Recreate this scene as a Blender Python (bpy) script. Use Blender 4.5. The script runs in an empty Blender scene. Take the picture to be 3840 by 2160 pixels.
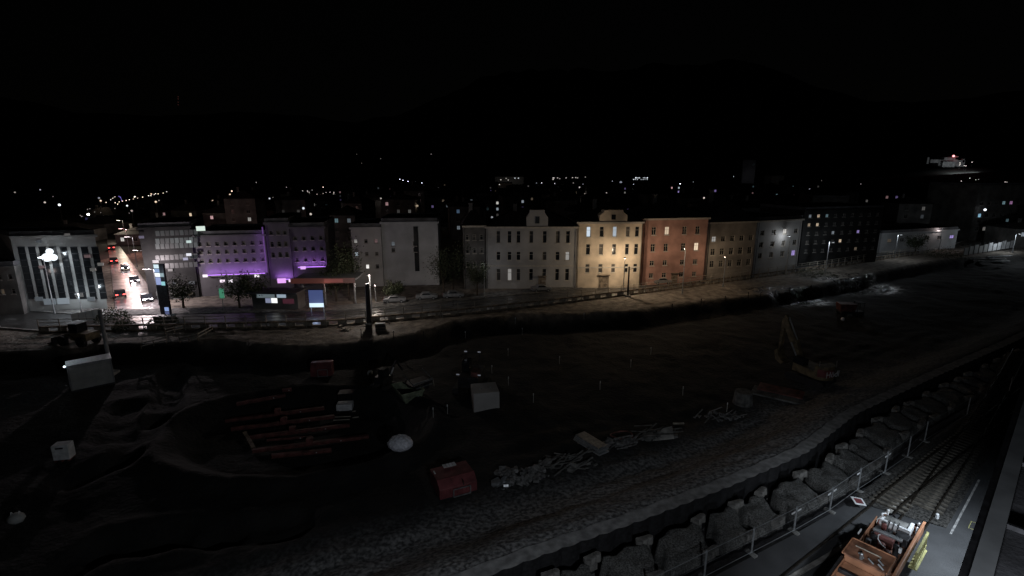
import bpy, bmesh, math, random
import numpy as np
from mathutils import Vector, Matrix, noise as mnoise
random.seed(7); np.random.seed(7)
S = bpy.context.scene
COL = S.collection
R = math.radians
# ------------------------------------------------------------------ camera
H = 25.0
F = 1922.0
PITCH = math.atan(440 / F)
cam_d = bpy.data.cameras.new('camera'); cam = bpy.data.objects.new('camera', cam_d); COL.objects.link(cam)
cam_d.sensor_width = 36; cam_d.lens = 36 * F / 3840; cam_d.clip_start = .3; cam_d.clip_end = 12000
cam.location = (0, 0, H); cam.rotation_euler = (math.pi / 2 - PITCH, 0, 0)
S.camera = cam
# ------------------------------------------------------------------ night sky
w = bpy.data.worlds.new('World'); S.world = w; w.use_nodes = True
nt = w.node_tree; bg = nt.nodes['Background']
sky = nt.nodes.new('ShaderNodeTexSky'); sky.sky_type = 'NISHITA'; sky.sun_disc = False
sky.sun_elevation = R(2); sky.sun_rotation = R(200)
hs = nt.nodes.new('ShaderNodeHueSaturation'); hs.inputs['Saturation'].default_value = .25
nt.links.new(sky.outputs[0], hs.inputs['Color']); nt.links.new(hs.outputs[0], bg.inputs[0])
bg.inputs[1].default_value = .0003
S.view_settings.view_transform = 'Standard'; S.view_settings.look = 'None'
S.view_settings.exposure = 0; S.view_settings.gamma = 1
S.cycles.max_bounces = 4; S.cycles.sample_clamp_indirect = 2.0; S.cycles.use_light_tree = True
# ------------------------------------------------------------------ pixel rays (4K photo pixels) -> points in the place
CP, SP = math.cos(PITCH), math.sin(PITCH)
def ray(px, py):
    u = (px - 1920) / F; v = (py - 1080) / F
    return (u, CP - v * SP, -SP - v * CP)
def G(px, py, z=0.0):
    d = ray(px, py); t = (z - H) / d[2]
    return Vector((d[0] * t, d[1] * t, z))
def D(px, py, Y):
    d = ray(px, py); t = Y / d[1]
    return Vector((d[0] * t, Y, H + d[2] * t))
# ------------------------------------------------------------------ terrain
def vnoise(x, y, s, seed=0):
    x = np.asarray(x, float) / s + 1000 + seed * 17.3; y = np.asarray(y, float) / s + 1000 + seed * 9.1
    xi = np.floor(x).astype(np.int64); yi = np.floor(y).astype(np.int64); fx = x - xi; fy = y - yi
    fx = fx * fx * (3 - 2 * fx); fy = fy * fy * (3 - 2 * fy)
    def h(a, b):
        n = (a * 374761393 + b * 668265263 + seed * 1442695) & 0xffffffff
        n = ((n ^ (n >> 13)) * 1274126177) & 0xffffffff
        return ((n ^ (n >> 16)) & 0xffff) / 65535.0
    return (h(xi, yi) * (1 - fx) + h(xi + 1, yi) * fx) * (1 - fy) + (h(xi, yi + 1) * (1 - fx) + h(xi + 1, yi + 1) * fx) * fy
def sm(t):
    t = np.clip(t, 0, 1); return t * t * (3 - 2 * t)
EDGE = [G(*p) for p in [(-400, 1345), (200, 1330), (420, 1300), (800, 1290), (1100, 1318), (1400, 1292), (1560, 1262), (1700, 1215), (1900, 1195),
                        (2150, 1190), (2400, 1172), (2560, 1148), (2760, 1125), (2900, 1110), (3060, 1080), (3290, 1030), (3500, 985), (3840, 950)]]
EX = np.array([p.x for p in EDGE]); EY = np.array([p.y for p in EDGE]); _o = np.argsort(EX); EX = EX[_o]; EY = EY[_o]
STRIP = [(-34, 11), (-20, 19.5), (-5.7, 26.3), (1.4, 29.9), (8.5, 33.2), (17.2, 37.6), (26.2, 42.6), (35.6, 50.2), (52.5, 60.5), (72, 72), (95, 86), (125, 108)]
def sdist(x, y):
    x = np.asarray(x, float); y = np.asarray(y, float)
    best = np.full(x.shape, 1e9); sg = np.zeros(x.shape)
    for (ax, ay), (bx, by) in zip(STRIP, STRIP[1:]):
        dx, dy = bx - ax, by - ay; L = dx * dx + dy * dy
        t = np.clip(((x - ax) * dx + (y - ay) * dy) / L, 0, 1)
        d = np.hypot(x - ax - t * dx, y - ay - t * dy); s = np.sign(dx * (y - ay) - dy * (x - ax))
        m = d < best; best = np.where(m, d, best); sg = np.where(m, s, sg)
    return best * sg
PB = G(1120, 1600, -2.5)
CARVE = [[G(650, 1400, -2.5), G(600, 1560, -2.5), G(470, 1720, -2.5), G(300, 1790, -2.5)],
         [G(480, 1520, -2.5), G(420, 1640, -2.5)],
         [G(560, 2000, -2.5), G(820, 1990, -2.5), G(1100, 1960, -2.5)],
         [G(250, 2130, -2.5), G(420, 2030, -2.5), G(620, 2010, -2.5)]]
def zt(x, y):
    x = np.asarray(x, float); y = np.asarray(y, float)
    ye = np.interp(x, EX, EY) + 2.2 + (1.6 - 1.0 * sm((x - 45) / 30)) * (vnoise(x, y, 3.5, 3) - .5)
    a = sm((ye - y) / 2.8); s = sdist(x, y)
    b = sm((s - .6) / 6.5)
    p = a * b
    z = -2.5 * p
    z = z + p * (.6 * (vnoise(x, y, 9, 1) - .5) + .35 * (vnoise(x, y, 3.1, 2) - .5) + .22 * (vnoise(x, y, 1.2, 5) - .5))
    z = z + (1 - p) * (s > 0) * .22 * (vnoise(x, y, 1.7, 6) - .5) * sm((s - .1) / 1.5) * (1 - sm((y - ye) / 9))
    q = np.hypot((x - PB.x) / 13.5, (y - PB.y) / 9.5)
    z = z - 1.5 * sm((1 - q) / .22) + .7 * np.exp(-((q - 1.12) / .09) ** 2)
    for c in CARVE:
        for A, B in zip(c, c[1:]):
            dx, dy = B.x - A.x, B.y - A.y; t = np.clip(((x - A.x) * dx + (y - A.y) * dy) / (dx * dx + dy * dy), 0, 1)
            d = np.hypot(x - A.x - t * dx, y - A.y - t * dy)
            z = z - .75 * (1 - sm((d - 1.0) / 1.1)) + .10 * np.exp(-((d - 2.7) / .6) ** 2)
    z = z + (s > 1.5) * sm((20 - s) / 6) * .10 * np.sin(s * 2.3 + 1.5 * vnoise(x, y, 9, 41)) * sm((vnoise(x, y, 7, 42) - .35) * 4)
    z = z + (1 - a) * (s > 10) * .07 * np.sin((ye - y) * 3.6 + 3 * vnoise(x, y, 11, 43)) * sm((vnoise(x, y, 9, 44) - .4) * 5) * sm((ye + 9 - y) / 3)
    band = (s < -.45) & (s > -6.4)
    z = np.where(band, -2.8 + .3 * (vnoise(x, y, 1.5, 8) - .5), z)
    z = np.where(s <= -6.4, 0.0, z)
    return z
def T(px, py, lift=0.0):
    d = ray(px, py); lo = None
    for t in np.arange(15, 330, .5):
        if H + d[2] * t < float(zt(d[0] * t, d[1] * t)): lo = t; break
    if lo is None: return G(px, py)
    a, b = lo - .5, lo
    for _ in range(12):
        m = (a + b) / 2
        if H + d[2] * m < float(zt(d[0] * m, d[1] * m)): b = m
        else: a = m
    return Vector((d[0] * b, d[1] * b, H + d[2] * b + lift))
def zz(x, y): return float(zt(x, y))
# ------------------------------------------------------------------ materials
def mat(name, col, rough=.8, metal=0.0, var=.25, scale=2.0, bump=0.0, bscale=20.0, col2=None, detail=6):
    m = bpy.data.materials.new(name); m.use_nodes = True; n = m.node_tree; b = n.nodes['Principled BSDF']
    b.inputs['Roughness'].default_value = rough; b.inputs['Metallic'].default_value = metal
    tc = n.nodes.new('ShaderNodeTexCoord'); no = n.nodes.new('ShaderNodeTexNoise')
    no.inputs['Scale'].default_value = scale; no.inputs['Detail'].default_value = detail
    n.links.new(tc.outputs['Object'], no.inputs['Vector'])
    cr = n.nodes.new('ShaderNodeValToRGB'); c2 = col2 or tuple(c * (1 - var * 1.6) for c in col)
    cr.color_ramp.elements[0].position = .35; cr.color_ramp.elements[1].position = .68
    cr.color_ramp.elements[0].color = (*c2, 1); cr.color_ramp.elements[1].color = (*[min(1, c * (1 + var)) for c in col], 1)
    n.links.new(no.outputs['Fac'], cr.inputs[0]); n.links.new(cr.outputs[0], b.inputs['Base Color'])
    if bump:
        n2 = n.nodes.new('ShaderNodeTexNoise'); n2.inputs['Scale'].default_value = bscale; n2.inputs['Detail'].default_value = 5
        n.links.new(tc.outputs['Object'], n2.inputs['Vector'])
        bp = n.nodes.new('ShaderNodeBump'); bp.inputs['Strength'].default_value = bump; bp.inputs['Distance'].default_value = .1
        n.links.new(n2.outputs['Fac'], bp.inputs['Height']); n.links.new(bp.outputs[0], b.inputs['Normal'])
    return m
def emis(name, col, strength):
    m = bpy.data.materials.new(name); m.use_nodes = True; b = m.node_tree.nodes['Principled BSDF']
    b.inputs['Base Color'].default_value = (.05, .05, .05, 1)
    b.inputs['Emission Color'].default_value = (*col, 1); b.inputs['Emission Strength'].default_value = strength
    m.cycles.emission_sampling = 'NONE'
    return m
_e = {}
def em(col, strength):
    k = (tuple(round(c, 2) for c in col), round(strength, 2))
    if k not in _e: _e[k] = emis('lit_%d' % len(_e), col, strength)
    return _e[k]
def lin(r, g, b): return tuple((c / 255) ** 2.2 for c in (r, g, b))

M = {
 'earth': None,
 'asphalt': mat('asphalt', (.06, .062, .066), .62, var=.2, scale=.35, bump=.25, bscale=14, detail=10),
 'street': mat('street_asphalt', (.06, .06, .06), .35, var=.35, scale=.3, bump=.3, bscale=3),
 'concrete': mat('concrete', (.34, .33, .31), .85, var=.3, scale=1.2, bump=.3, bscale=9),
 'hotel_wall': mat('hotel_plaster', (.12, .115, .125), .9, var=.15, scale=.3),
 'curtain': mat('pale_curtain', (.11, .10, .09), .8, var=.2), 'blind': mat('half_blind', (.055, .055, .055), .7, var=.2),
 'guide': mat('guide_wall_concrete', (.30, .30, .30), .9, var=.25, scale=1.5, bump=.3, bscale=9),
 'stub': mat('pale_stub_concrete', (.19, .185, .175), .9, var=.3, scale=2, bump=.4, bscale=8),
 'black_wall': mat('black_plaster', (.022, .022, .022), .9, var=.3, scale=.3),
 'dconcrete': mat('weathered_concrete', (.15, .15, .145), .9, var=.4, scale=1.5, bump=.4, bscale=6),
 'gravel': mat('gravel', (.145, .145, .14), .95, var=.5, scale=9, bump=.8, bscale=16, detail=14),
 'ballast': mat('ballast', (.05, .048, .045), .95, var=.7, scale=6, bump=1.0, bscale=10),
 'plaster': mat('grey_plaster', (.42, .41, .40), .9, var=.12, scale=.25, bump=.15, bscale=3),
 'cream': mat('cream_plaster', (.66, .55, .42), .9, var=.16, scale=.4, bump=.15, bscale=3),
 'orange_wall': mat('orange_plaster', (.47, .265, .215), .9, var=.2, scale=.35, bump=.15, bscale=3),
 'tan_wall': mat('tan_plaster', (.35, .315, .28), .9, var=.2, scale=.3, bump=.15, bscale=3),
 'cool_wall': mat('pale_plaster', (.45, .46, .47), .9, var=.12, scale=.3),
 'dark_wall': mat('dark_plaster', (.14, .135, .13), .9, var=.3, scale=.3),
 'trim': mat('pale_stone_trim', (.52, .48, .42), .85, var=.1),
 'roof': mat('dark_roof_tile', (.035, .03, .03), .8, var=.3, scale=1.5, bump=.4, bscale=4),
 'flat_roof': mat('grey_roofing', (.10, .10, .11), .8, var=.3, scale=.4, bump=.2, bscale=5),
 'glass': mat('dark_window_glass', (.02, .022, .025), .12, var=.1),
 'frame': mat('window_frame', (.30, .28, .26), .6, var=.1),
 'steel': mat('galvanised_steel', (.42, .44, .46), .42, .7, var=.2, scale=3),
 'dsteel': mat('dark_steel', (.05, .05, .055), .5, .6, var=.3, scale=3),
 'rail': mat('rail_steel', (.10, .085, .07), .35, .8, var=.3, scale=3),
 'sleeper': mat('sleeper', (.10, .09, .075), .9, var=.5, scale=2, bump=.4, bscale=12),
 'wood': mat('weathered_timber', (.24, .19, .14), .85, var=.4, scale=1.5, bump=.3, bscale=9),
 'palewood': mat('pale_timber', (.36, .33, .28), .8, var=.25, scale=2, bump=.2, bscale=9),
 'red': mat('red_paint', (.18, .05, .054), .5, var=.25, scale=1.3, bump=.1, bscale=8),
 'rust': mat('red_primer_steel', (.16, .06, .054), .6, .1, var=.4, scale=1.5, bump=.15, bscale=8),
 'green': mat('green_paint', (.24, .28, .19), .55, var=.3, scale=1.5, bump=.1, bscale=6),
 'orange': mat('orange_paint', (.40, .195, .11), .45, var=.22, scale=1.2, bump=.08, bscale=8),
 'brown': mat('grimy_brown_roof', (.24, .115, .07), .6, var=.5, scale=1.2, bump=.2, bscale=6),
 'dyellow': mat('dirty_yellow_paint', (.16, .125, .07), .6, var=.4, scale=1.5),
 'yellow': mat('yellow_paint', (.36, .35, .15), .5, var=.25, scale=2),
 'white': mat('white_paint', (.72, .74, .76), .5, var=.15, scale=2),
 'offwhite': mat('grey_white_sheet', (.42, .43, .42), .6, var=.1, scale=1.0),
 'tarp': mat('white_plastic_sheet', (.72, .74, .82), .45, var=.2, scale=5, bump=.8, bscale=5),
 'black': mat('black_rubber_and_shade', (.02, .02, .022), .7, var=.3, scale=4),
 'cladding': mat('grey_cladding', (.26, .27, .28), .6, var=.15, scale=.8),
 'leaf': mat('dark_leaves', (.05, .065, .03), .8, var=.4, scale=3),
 'bark': mat('bark', (.07, .055, .04), .9, var=.4, scale=4),
 'hill': mat('forested_hill', (.10, .11, .10), 1, var=.5, scale=.01),
 'city': mat('city_ground', (.045, .045, .045), .9, var=.3, scale=.05),
 'rubble': mat('broken_concrete', (.19, .19, .19), .85, var=.4, scale=3, bump=.5, bscale=6),
 'paint': mat('road_paint', (.36, .36, .36), .7, var=.3, scale=3),
}
# wet mud of the building site: rough, with shallow puddled patches whose gloss is a property of the ground
def earth():
    m = bpy.data.materials.new('site_earth'); m.use_nodes = True; n = m.node_tree; L = n.links; b = n.nodes['Principled BSDF']
    geo = n.nodes.new('ShaderNodeNewGeometry')
    def noise(scale, det=6, dist=0):
        x = n.nodes.new('ShaderNodeTexNoise'); x.inputs['Scale'].default_value = scale; x.inputs['Detail'].default_value = det
        x.inputs['Distortion'].default_value = dist; L.new(geo.outputs['Position'], x.inputs['Vector']); return x.outputs['Fac']
    def math_(op, a, b_=None, cl=False):
        x = n.nodes.new('ShaderNodeMath'); x.operation = op; x.use_clamp = cl
        for i, v in enumerate((a, b_)):
            if v is None: continue
            if isinstance(v, (int, float)): x.inputs[i].default_value = v
            else: L.new(v, x.inputs[i])
        return x.outputs[0]
    def ramp(f, p0, p1, c0, c1):
        x = n.nodes.new('ShaderNodeValToRGB'); e = x.color_ramp.elements
        e[0].position = p0; e[1].position = p1; e[0].color = (*c0, 1); e[1].color = (*c1, 1); L.new(f, x.inputs[0]); return x.outputs[0]
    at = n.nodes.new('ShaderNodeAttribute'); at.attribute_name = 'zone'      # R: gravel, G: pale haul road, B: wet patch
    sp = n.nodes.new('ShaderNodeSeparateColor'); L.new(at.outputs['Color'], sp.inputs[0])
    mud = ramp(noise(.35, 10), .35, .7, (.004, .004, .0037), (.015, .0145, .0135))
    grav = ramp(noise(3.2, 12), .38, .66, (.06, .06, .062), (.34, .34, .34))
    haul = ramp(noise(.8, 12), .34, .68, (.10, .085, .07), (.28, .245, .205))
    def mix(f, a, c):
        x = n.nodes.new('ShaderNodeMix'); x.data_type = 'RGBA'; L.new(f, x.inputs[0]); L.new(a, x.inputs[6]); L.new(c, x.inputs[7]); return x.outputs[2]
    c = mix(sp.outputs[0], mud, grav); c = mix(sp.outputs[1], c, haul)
    wet = math_('MULTIPLY', sp.outputs[2], ramp(noise(.9, 4, .5), .38, .55, (0, 0, 0), (1, 1, 1)), True)
    c2 = mix(wet, c, ramp(noise(1, 2), .3, .7, (.02, .018, .016), (.03, .027, .024)))
    L.new(c2, b.inputs['Base Color'])
    L.new(math_('SUBTRACT', .93, math_('MULTIPLY', wet, .79)), b.inputs['Roughness'])
    bp = n.nodes.new('ShaderNodeBump'); bp.inputs['Strength'].default_value = .9; bp.inputs['Distance'].default_value = .16
    L.new(math_('ADD', noise(2.6, 9), math_('MULTIPLY', noise(.5, 3), 1.5)), bp.inputs['Height']); L.new(bp.outputs[0], b.inputs['Normal'])
    return m
M['earth'] = earth()
# ------------------------------------------------------------------ mesh builder
class MB:
    def __init__(s): s.v = []; s.f = []; s.m = []; s.mi = 0
    def add(s, vs, fs):
        o = len(s.v); s.v += [tuple(v) for v in vs]; s.f += [tuple(i + o for i in f) for f in fs]; s.m += [s.mi] * len(fs); return s
    def box(s, c, d, rz=0.0, ry=0.0):
        hx, hy, hz = d[0] / 2, d[1] / 2, d[2] / 2
        mt = Matrix.Translation(c) @ Matrix.Rotation(rz, 4, 'Z') @ Matrix.Rotation(ry, 4, 'Y')
        vs = [mt @ Vector((x * hx, y * hy, z * hz)) for z in (-1, 1) for y in (-1, 1) for x in (-1, 1)]
        return s.add(vs, [(0, 2, 3, 1), (4, 5, 7, 6), (0, 1, 5, 4), (2, 6, 7, 3), (0, 4, 6, 2), (1, 3, 7, 5)])
    def bx(s, x0, x1, y0, y1, z0, z1): return s.box(((x0 + x1) / 2, (y0 + y1) / 2, (z0 + z1) / 2), (abs(x1 - x0), abs(y1 - y0), abs(z1 - z0)))
    def bar(s, p, q, wd, hg=None):
        p, q = Vector(p), Vector(q); hg = hg or wd; d = q - p; L = d.length; X = d.normalized()
        up = Vector((0, 0, 1)) if abs(X.z) < .95 else Vector((1, 0, 0))
        Y = up.cross(X).normalized(); Z = X.cross(Y)
        vs = [p + X * (L * a) + Y * (wd / 2 * b) + Z * (hg / 2 * c) for c in (-1, 1) for b in (-1, 1) for a in (0, 1)]
        return s.add(vs, [(0, 2, 3, 1), (4, 5, 7, 6), (0, 1, 5, 4), (2, 6, 7, 3), (0, 4, 6, 2), (1, 3, 7, 5)])
    def cyl(s, p, q, r, r2=None, n=10):
        p, q = Vector(p), Vector(q); r2 = r if r2 is None else r2; X = (q - p).normalized()
        up = Vector((0, 0, 1)) if abs(X.z) < .95 else Vector((1, 0, 0)); Y = up.cross(X).normalized(); Z = X.cross(Y)
        vs = [c + (Y * math.cos(2 * math.pi * i / n) + Z * math.sin(2 * math.pi * i / n)) * rr for c, rr in ((p, r), (q, r2)) for i in range(n)]
        fs = [(i, (i + 1) % n, n + (i + 1) % n, n + i) for i in range(n)] + [tuple(range(n))[::-1], tuple(range(n, 2 * n))]
        return s.add(vs, fs)
    def tube(s, pts, r, n=6):
        for a, b in zip(pts, pts[1:]): s.cyl(a, b, r, n=n)
        return s
    def prism(s, poly, y0, y1):           # poly in xz, extruded along y
        n = len(poly); vs = [(x, y0, z) for x, z in poly] + [(x, y1, z) for x, z in poly]
        return s.add(vs, [tuple(range(n)), tuple(range(n, 2 * n))[::-1]] + [(i, i + n, (i + 1) % n + n, (i + 1) % n) for i in range(n)])
    def ball(s, c, r, n=8, sq=(1, 1, 1), jit=0):
        c = Vector(c); rows = n // 2 + 1; vs = []; 
        for i in range(1, rows):
            th = math.pi * i / rows
            for j in range(n):
                ph = 2 * math.pi * j / n; k = 1 + random.uniform(-jit, jit)
                vs.append(c + Vector((math.sin(th) * math.cos(ph) * sq[0], math.sin(th) * math.sin(ph) * sq[1], math.cos(th) * sq[2])) * r * k)
        vs += [c + Vector((0, 0, r * sq[2])), c - Vector((0, 0, r * sq[2]))]; t = len(vs) - 2; fs = []
        for i in range(rows - 2):
            for j in range(n): fs.append((i * n + j, (i + 1) * n + j, (i + 1) * n + (j + 1) % n, i * n + (j + 1) % n))
        for j in range(n): fs.append((t, j, (j + 1) % n)); fs.append((t + 1, (rows - 2) * n + (j + 1) % n, (rows - 2) * n + j))
        return s.add(vs, fs)
    def build(s, name, mats, parent=None, bevel=0, smooth=False, loc=None):
        me = bpy.data.meshes.new(name); me.from_pydata(s.v, [], s.f)
        for m in (mats if isinstance(mats, (list, tuple)) else [mats]): me.materials.append(m)
        if isinstance(mats, (list, tuple)): me.polygons.foreach_set('material_index', s.m)
        if smooth: me.polygons.foreach_set('use_smooth', [True] * len(me.polygons))
        bm = bmesh.new(); bm.from_mesh(me); bmesh.ops.recalc_face_normals(bm, faces=bm.faces); bm.to_mesh(me); bm.free()
        return link(name, me, parent, bevel, loc)
def link(name, me, parent=None, bevel=0, loc=None):
    o = bpy.data.objects.new(name, me); COL.objects.link(o); o.parent = parent
    if loc is not None: o.location = loc
    if bevel:
        b = o.modifiers.new('bevel', 'BEVEL'); b.width = bevel; b.segments = 2; b.limit_method = 'ANGLE'
    return o
def tag(o, label=None, cat=None, group=None, kind=None):
    for k, v in (('label', label), ('category', cat), ('group', group), ('kind', kind)):
        if v: o[k] = v
    return o
def thing(name, label, cat, loc=(0, 0, 0), rz=0.0, group=None):
    o = bpy.data.objects.new(name, None); COL.objects.link(o); o.location = loc; o.rotation_euler = (0, 0, rz)
    o.empty_display_size = .5
    return tag(o, label, cat, group)
def copy_tree(o, parent=None):
    c = o.copy(); COL.objects.link(c); c.parent = parent
    for ch in list(o.children): copy_tree(ch, c)
    return c
def light(kind, loc, energy, col, parent=None, size=.3, target=None, angle=150, blend=.6, name='bulb', shape=None, sy=None):
    l = bpy.data.lights.new(name, kind); l.energy = energy; l.color = col
    if kind in ('POINT', 'SPOT'): l.shadow_soft_size = size
    if kind == 'SPOT': l.spot_size = R(angle); l.spot_blend = blend
    if kind == 'AREA':
        l.size = size
        if sy: l.shape = 'RECTANGLE'; l.size_y = sy
    o = bpy.data.objects.new(name, l); COL.objects.link(o); o.parent = parent; o.location = loc
    if target is not None: o.rotation_euler = (Vector(target) - Vector(loc)).to_track_quat('-Z', 'Y').to_euler()
    return o
def head(a, b): d = Vector(b) - Vector(a); return math.atan2(d.y, d.x)
# ================================================================== SETTING
def grid_mesh(xs, ys, fn, name, m, kind='structure', attr=None):
    X, Y = np.meshgrid(xs, ys); Z = fn(X, Y); nx, ny = len(xs), len(ys)
    me = bpy.data.meshes.new(name); co = np.stack([X, Y, Z], -1).reshape(-1, 3)
    i = np.arange(ny - 1)[:, None] * nx + np.arange(nx - 1)[None]; i = i.ravel()
    fc = np.stack([i, i + 1, i + nx + 1, i + nx], -1)
    me.from_pydata(co.tolist(), [], fc.tolist()); me.materials.append(m)
    me.polygons.foreach_set('use_smooth', [True] * len(me.polygons))
    if attr is not None:
        a = me.color_attributes.new('zone', 'FLOAT_COLOR', 'POINT'); a.data.foreach_set('color', attr(X, Y).reshape(-1, 4).ravel().astype('f'))
    o = link(name, me); return tag(o, kind=kind)
xs = np.concatenate([np.arange(-118, -45, 1.0), np.arange(-45, 62, .42), np.arange(62, 216, .9)])
ys = np.concatenate([np.arange(8, 56, .4), np.arange(56, 112, .65), np.arange(112, 176, .9), np.arange(176, 236, 2.0)])
WET = [(G(1380, 1235), 9, 4, .5), (G(548, 1207), 6.5, 9, 1), (G(500, 1190), 5, 5, .8), (G(2945, 1088), 12, 5.5, 1), (G(3190, 1040), 14, 9, 1), (G(3700, 925), 22, 12, .9)]
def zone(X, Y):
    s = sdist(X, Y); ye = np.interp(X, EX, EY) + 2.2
    gr = sm(1 - (s - 4.5) / 8) * (s > -.8) * (.25 + .75 * sm((66 - X) / 45)) + ((s <= -.8) & (s > -6.5)) * .5  # gravel fades to the right, painting the dim ground there darker
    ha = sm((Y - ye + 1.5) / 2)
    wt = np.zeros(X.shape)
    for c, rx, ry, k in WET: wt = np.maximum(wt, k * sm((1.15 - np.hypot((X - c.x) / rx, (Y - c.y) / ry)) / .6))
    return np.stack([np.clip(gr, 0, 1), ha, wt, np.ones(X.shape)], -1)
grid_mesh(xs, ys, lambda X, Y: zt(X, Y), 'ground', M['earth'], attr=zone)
# far ground and hills
def far_z(X, Y):
    r = np.hypot(X, Y); z = np.full(X.shape, -.05)
    az = np.arctan2(X, Y)
    ridge = 560 + 260 * np.sin(az * 2.3 + 1.0) + 150 * np.sin(az * 6.1 + .5) + 60 * np.sin(az * 15 + 2)
    z = z + ridge * sm((r - 2300) / 2900) * (1 + .12 * (vnoise(X, Y, 220, 4) - .5))
    z = z + 40 * np.exp(-(((X - 1250) / 190) ** 2 + ((Y - 1490) / 160) ** 2))
    return z
grid_mesh(np.linspace(-6500, 6500, 220), np.concatenate([[235.8, 250], np.linspace(300, 7000, 120)]), far_z, 'hills', M['hill'])
for x0_, x1_ in ((-6500, -117.9), (214.9, 6500)):
    q_ = bpy.data.meshes.new('city_ground'); q_.from_pydata([(x0_, 8, -.05), (x1_, 8, -.05), (x1_, 236, -.05), (x0_, 236, -.05)], [], [(0, 1, 2, 3)]); q_.materials.append(M['city']); tag(link('city_ground', q_), kind='structure')
# the street behind the railing, with kerb and lane paint
FEN = [(150, 1250), (640, 1240), (1240, 1226), (1500, 1202), (1700, 1184), (1900, 1162), (2100, 1140), (2400, 1103), (2700, 1062), (2900, 1036), (3100, 1008), (3300, 975), (3480, 950)]
FP = [G(*p) for p in FEN]
def resample(P, step):
    out = [P[0].copy()]; acc = 0
    for a, b in zip(P, P[1:]):
        L = (b - a).length; d = (b - a) / L; t = step - acc
        while t < L: out.append(a + d * t); t += step
        acc = L - (t - step)
    return out
def offs(P, o):
    out = []
    for i, p in enumerate(P):
        a = P[max(0, i - 1)]; b = P[min(len(P) - 1, i + 1)]; d = (b - a).normalized()
        out.append(p + Vector((-d.y, d.x, 0)) * o)
    return out
def ribbon(name, P, o0, o1, z, m, kind='structure', thick=0):
    A, B = offs(P, o0), offs(P, o1); mb = MB(); vs = []
    for a, b in zip(A, B): vs += [(a.x, a.y, z), (b.x, b.y, z)]
    fs = [(2 * i, 2 * i + 2, 2 * i + 3, 2 * i + 1) for i in range(len(P) - 1)]
    mb.add(vs, fs)
    if thick:
        k = len(vs); mb.add([(x, y, q - thick) for x, y, q in vs], []); 
        for i in range(len(P) - 1):
            mb.add([vs[2*i], vs[2*i+2], (vs[2*i+2][0], vs[2*i+2][1], z-thick), (vs[2*i][0], vs[2*i][1], z-thick)], [(0, 1, 2, 3)])
            mb.add([vs[2*i+1], vs[2*i+3], (vs[2*i+3][0], vs[2*i+3][1], z-thick), (vs[2*i+1][0], vs[2*i+1][1], z-thick)], [(0, 1, 2, 3)])
    return tag(mb.build(name, m), kind=kind)
FQ = [FP[0] + Vector((-60, 12, 0))] + FP + [FP[-1] + Vector((90, 70, 0))]
ribbon('street', FQ, .9, 9.5, .13, M['street'])
ribbon('pavement', FQ, 9.5, 13.5, .26, M['dconcrete'], thick=.14)
ribbon('street_kerb', FQ, .55, .9, .24, M['concrete'], thick=.24)
mb = MB()
for i, p in enumerate(resample(offs(FQ, 5.1), 3.0)):
    if i % 2 == 0:
        q = resample(offs(FQ, 5.1), 3.0)[min(i + 1, 60)] if i < 60 else p + Vector((2, .8, 0))
        d = (q - p).normalized() if (q - p).length > .1 else Vector((1, 0, 0))
        mb.box((p.x, p.y, .136), (2.4, .14, .006), math.atan2(d.y, d.x))
tag(mb.build('road_markings', M['paint']), kind='structure')
# the side street that runs away to the distance
a0, a1, b0, b1 = G(440, 1215), G(640, 1190), G(402, 900), G(432, 900)
mb = MB(); mb.add([(a0.x, a0.y, .14), (a1.x, a1.y, .14), (b1.x, b1.y, .14), (b0.x, b0.y, .14)], [(0, 1, 2, 3)])
M['wetroad'] = mat('wet_side_road', (.32, .29, .29), .3, var=.4, scale=.6, bump=.5, bscale=2.5)
tag(mb.build('side_road', M['wetroad']), kind='structure')

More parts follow.
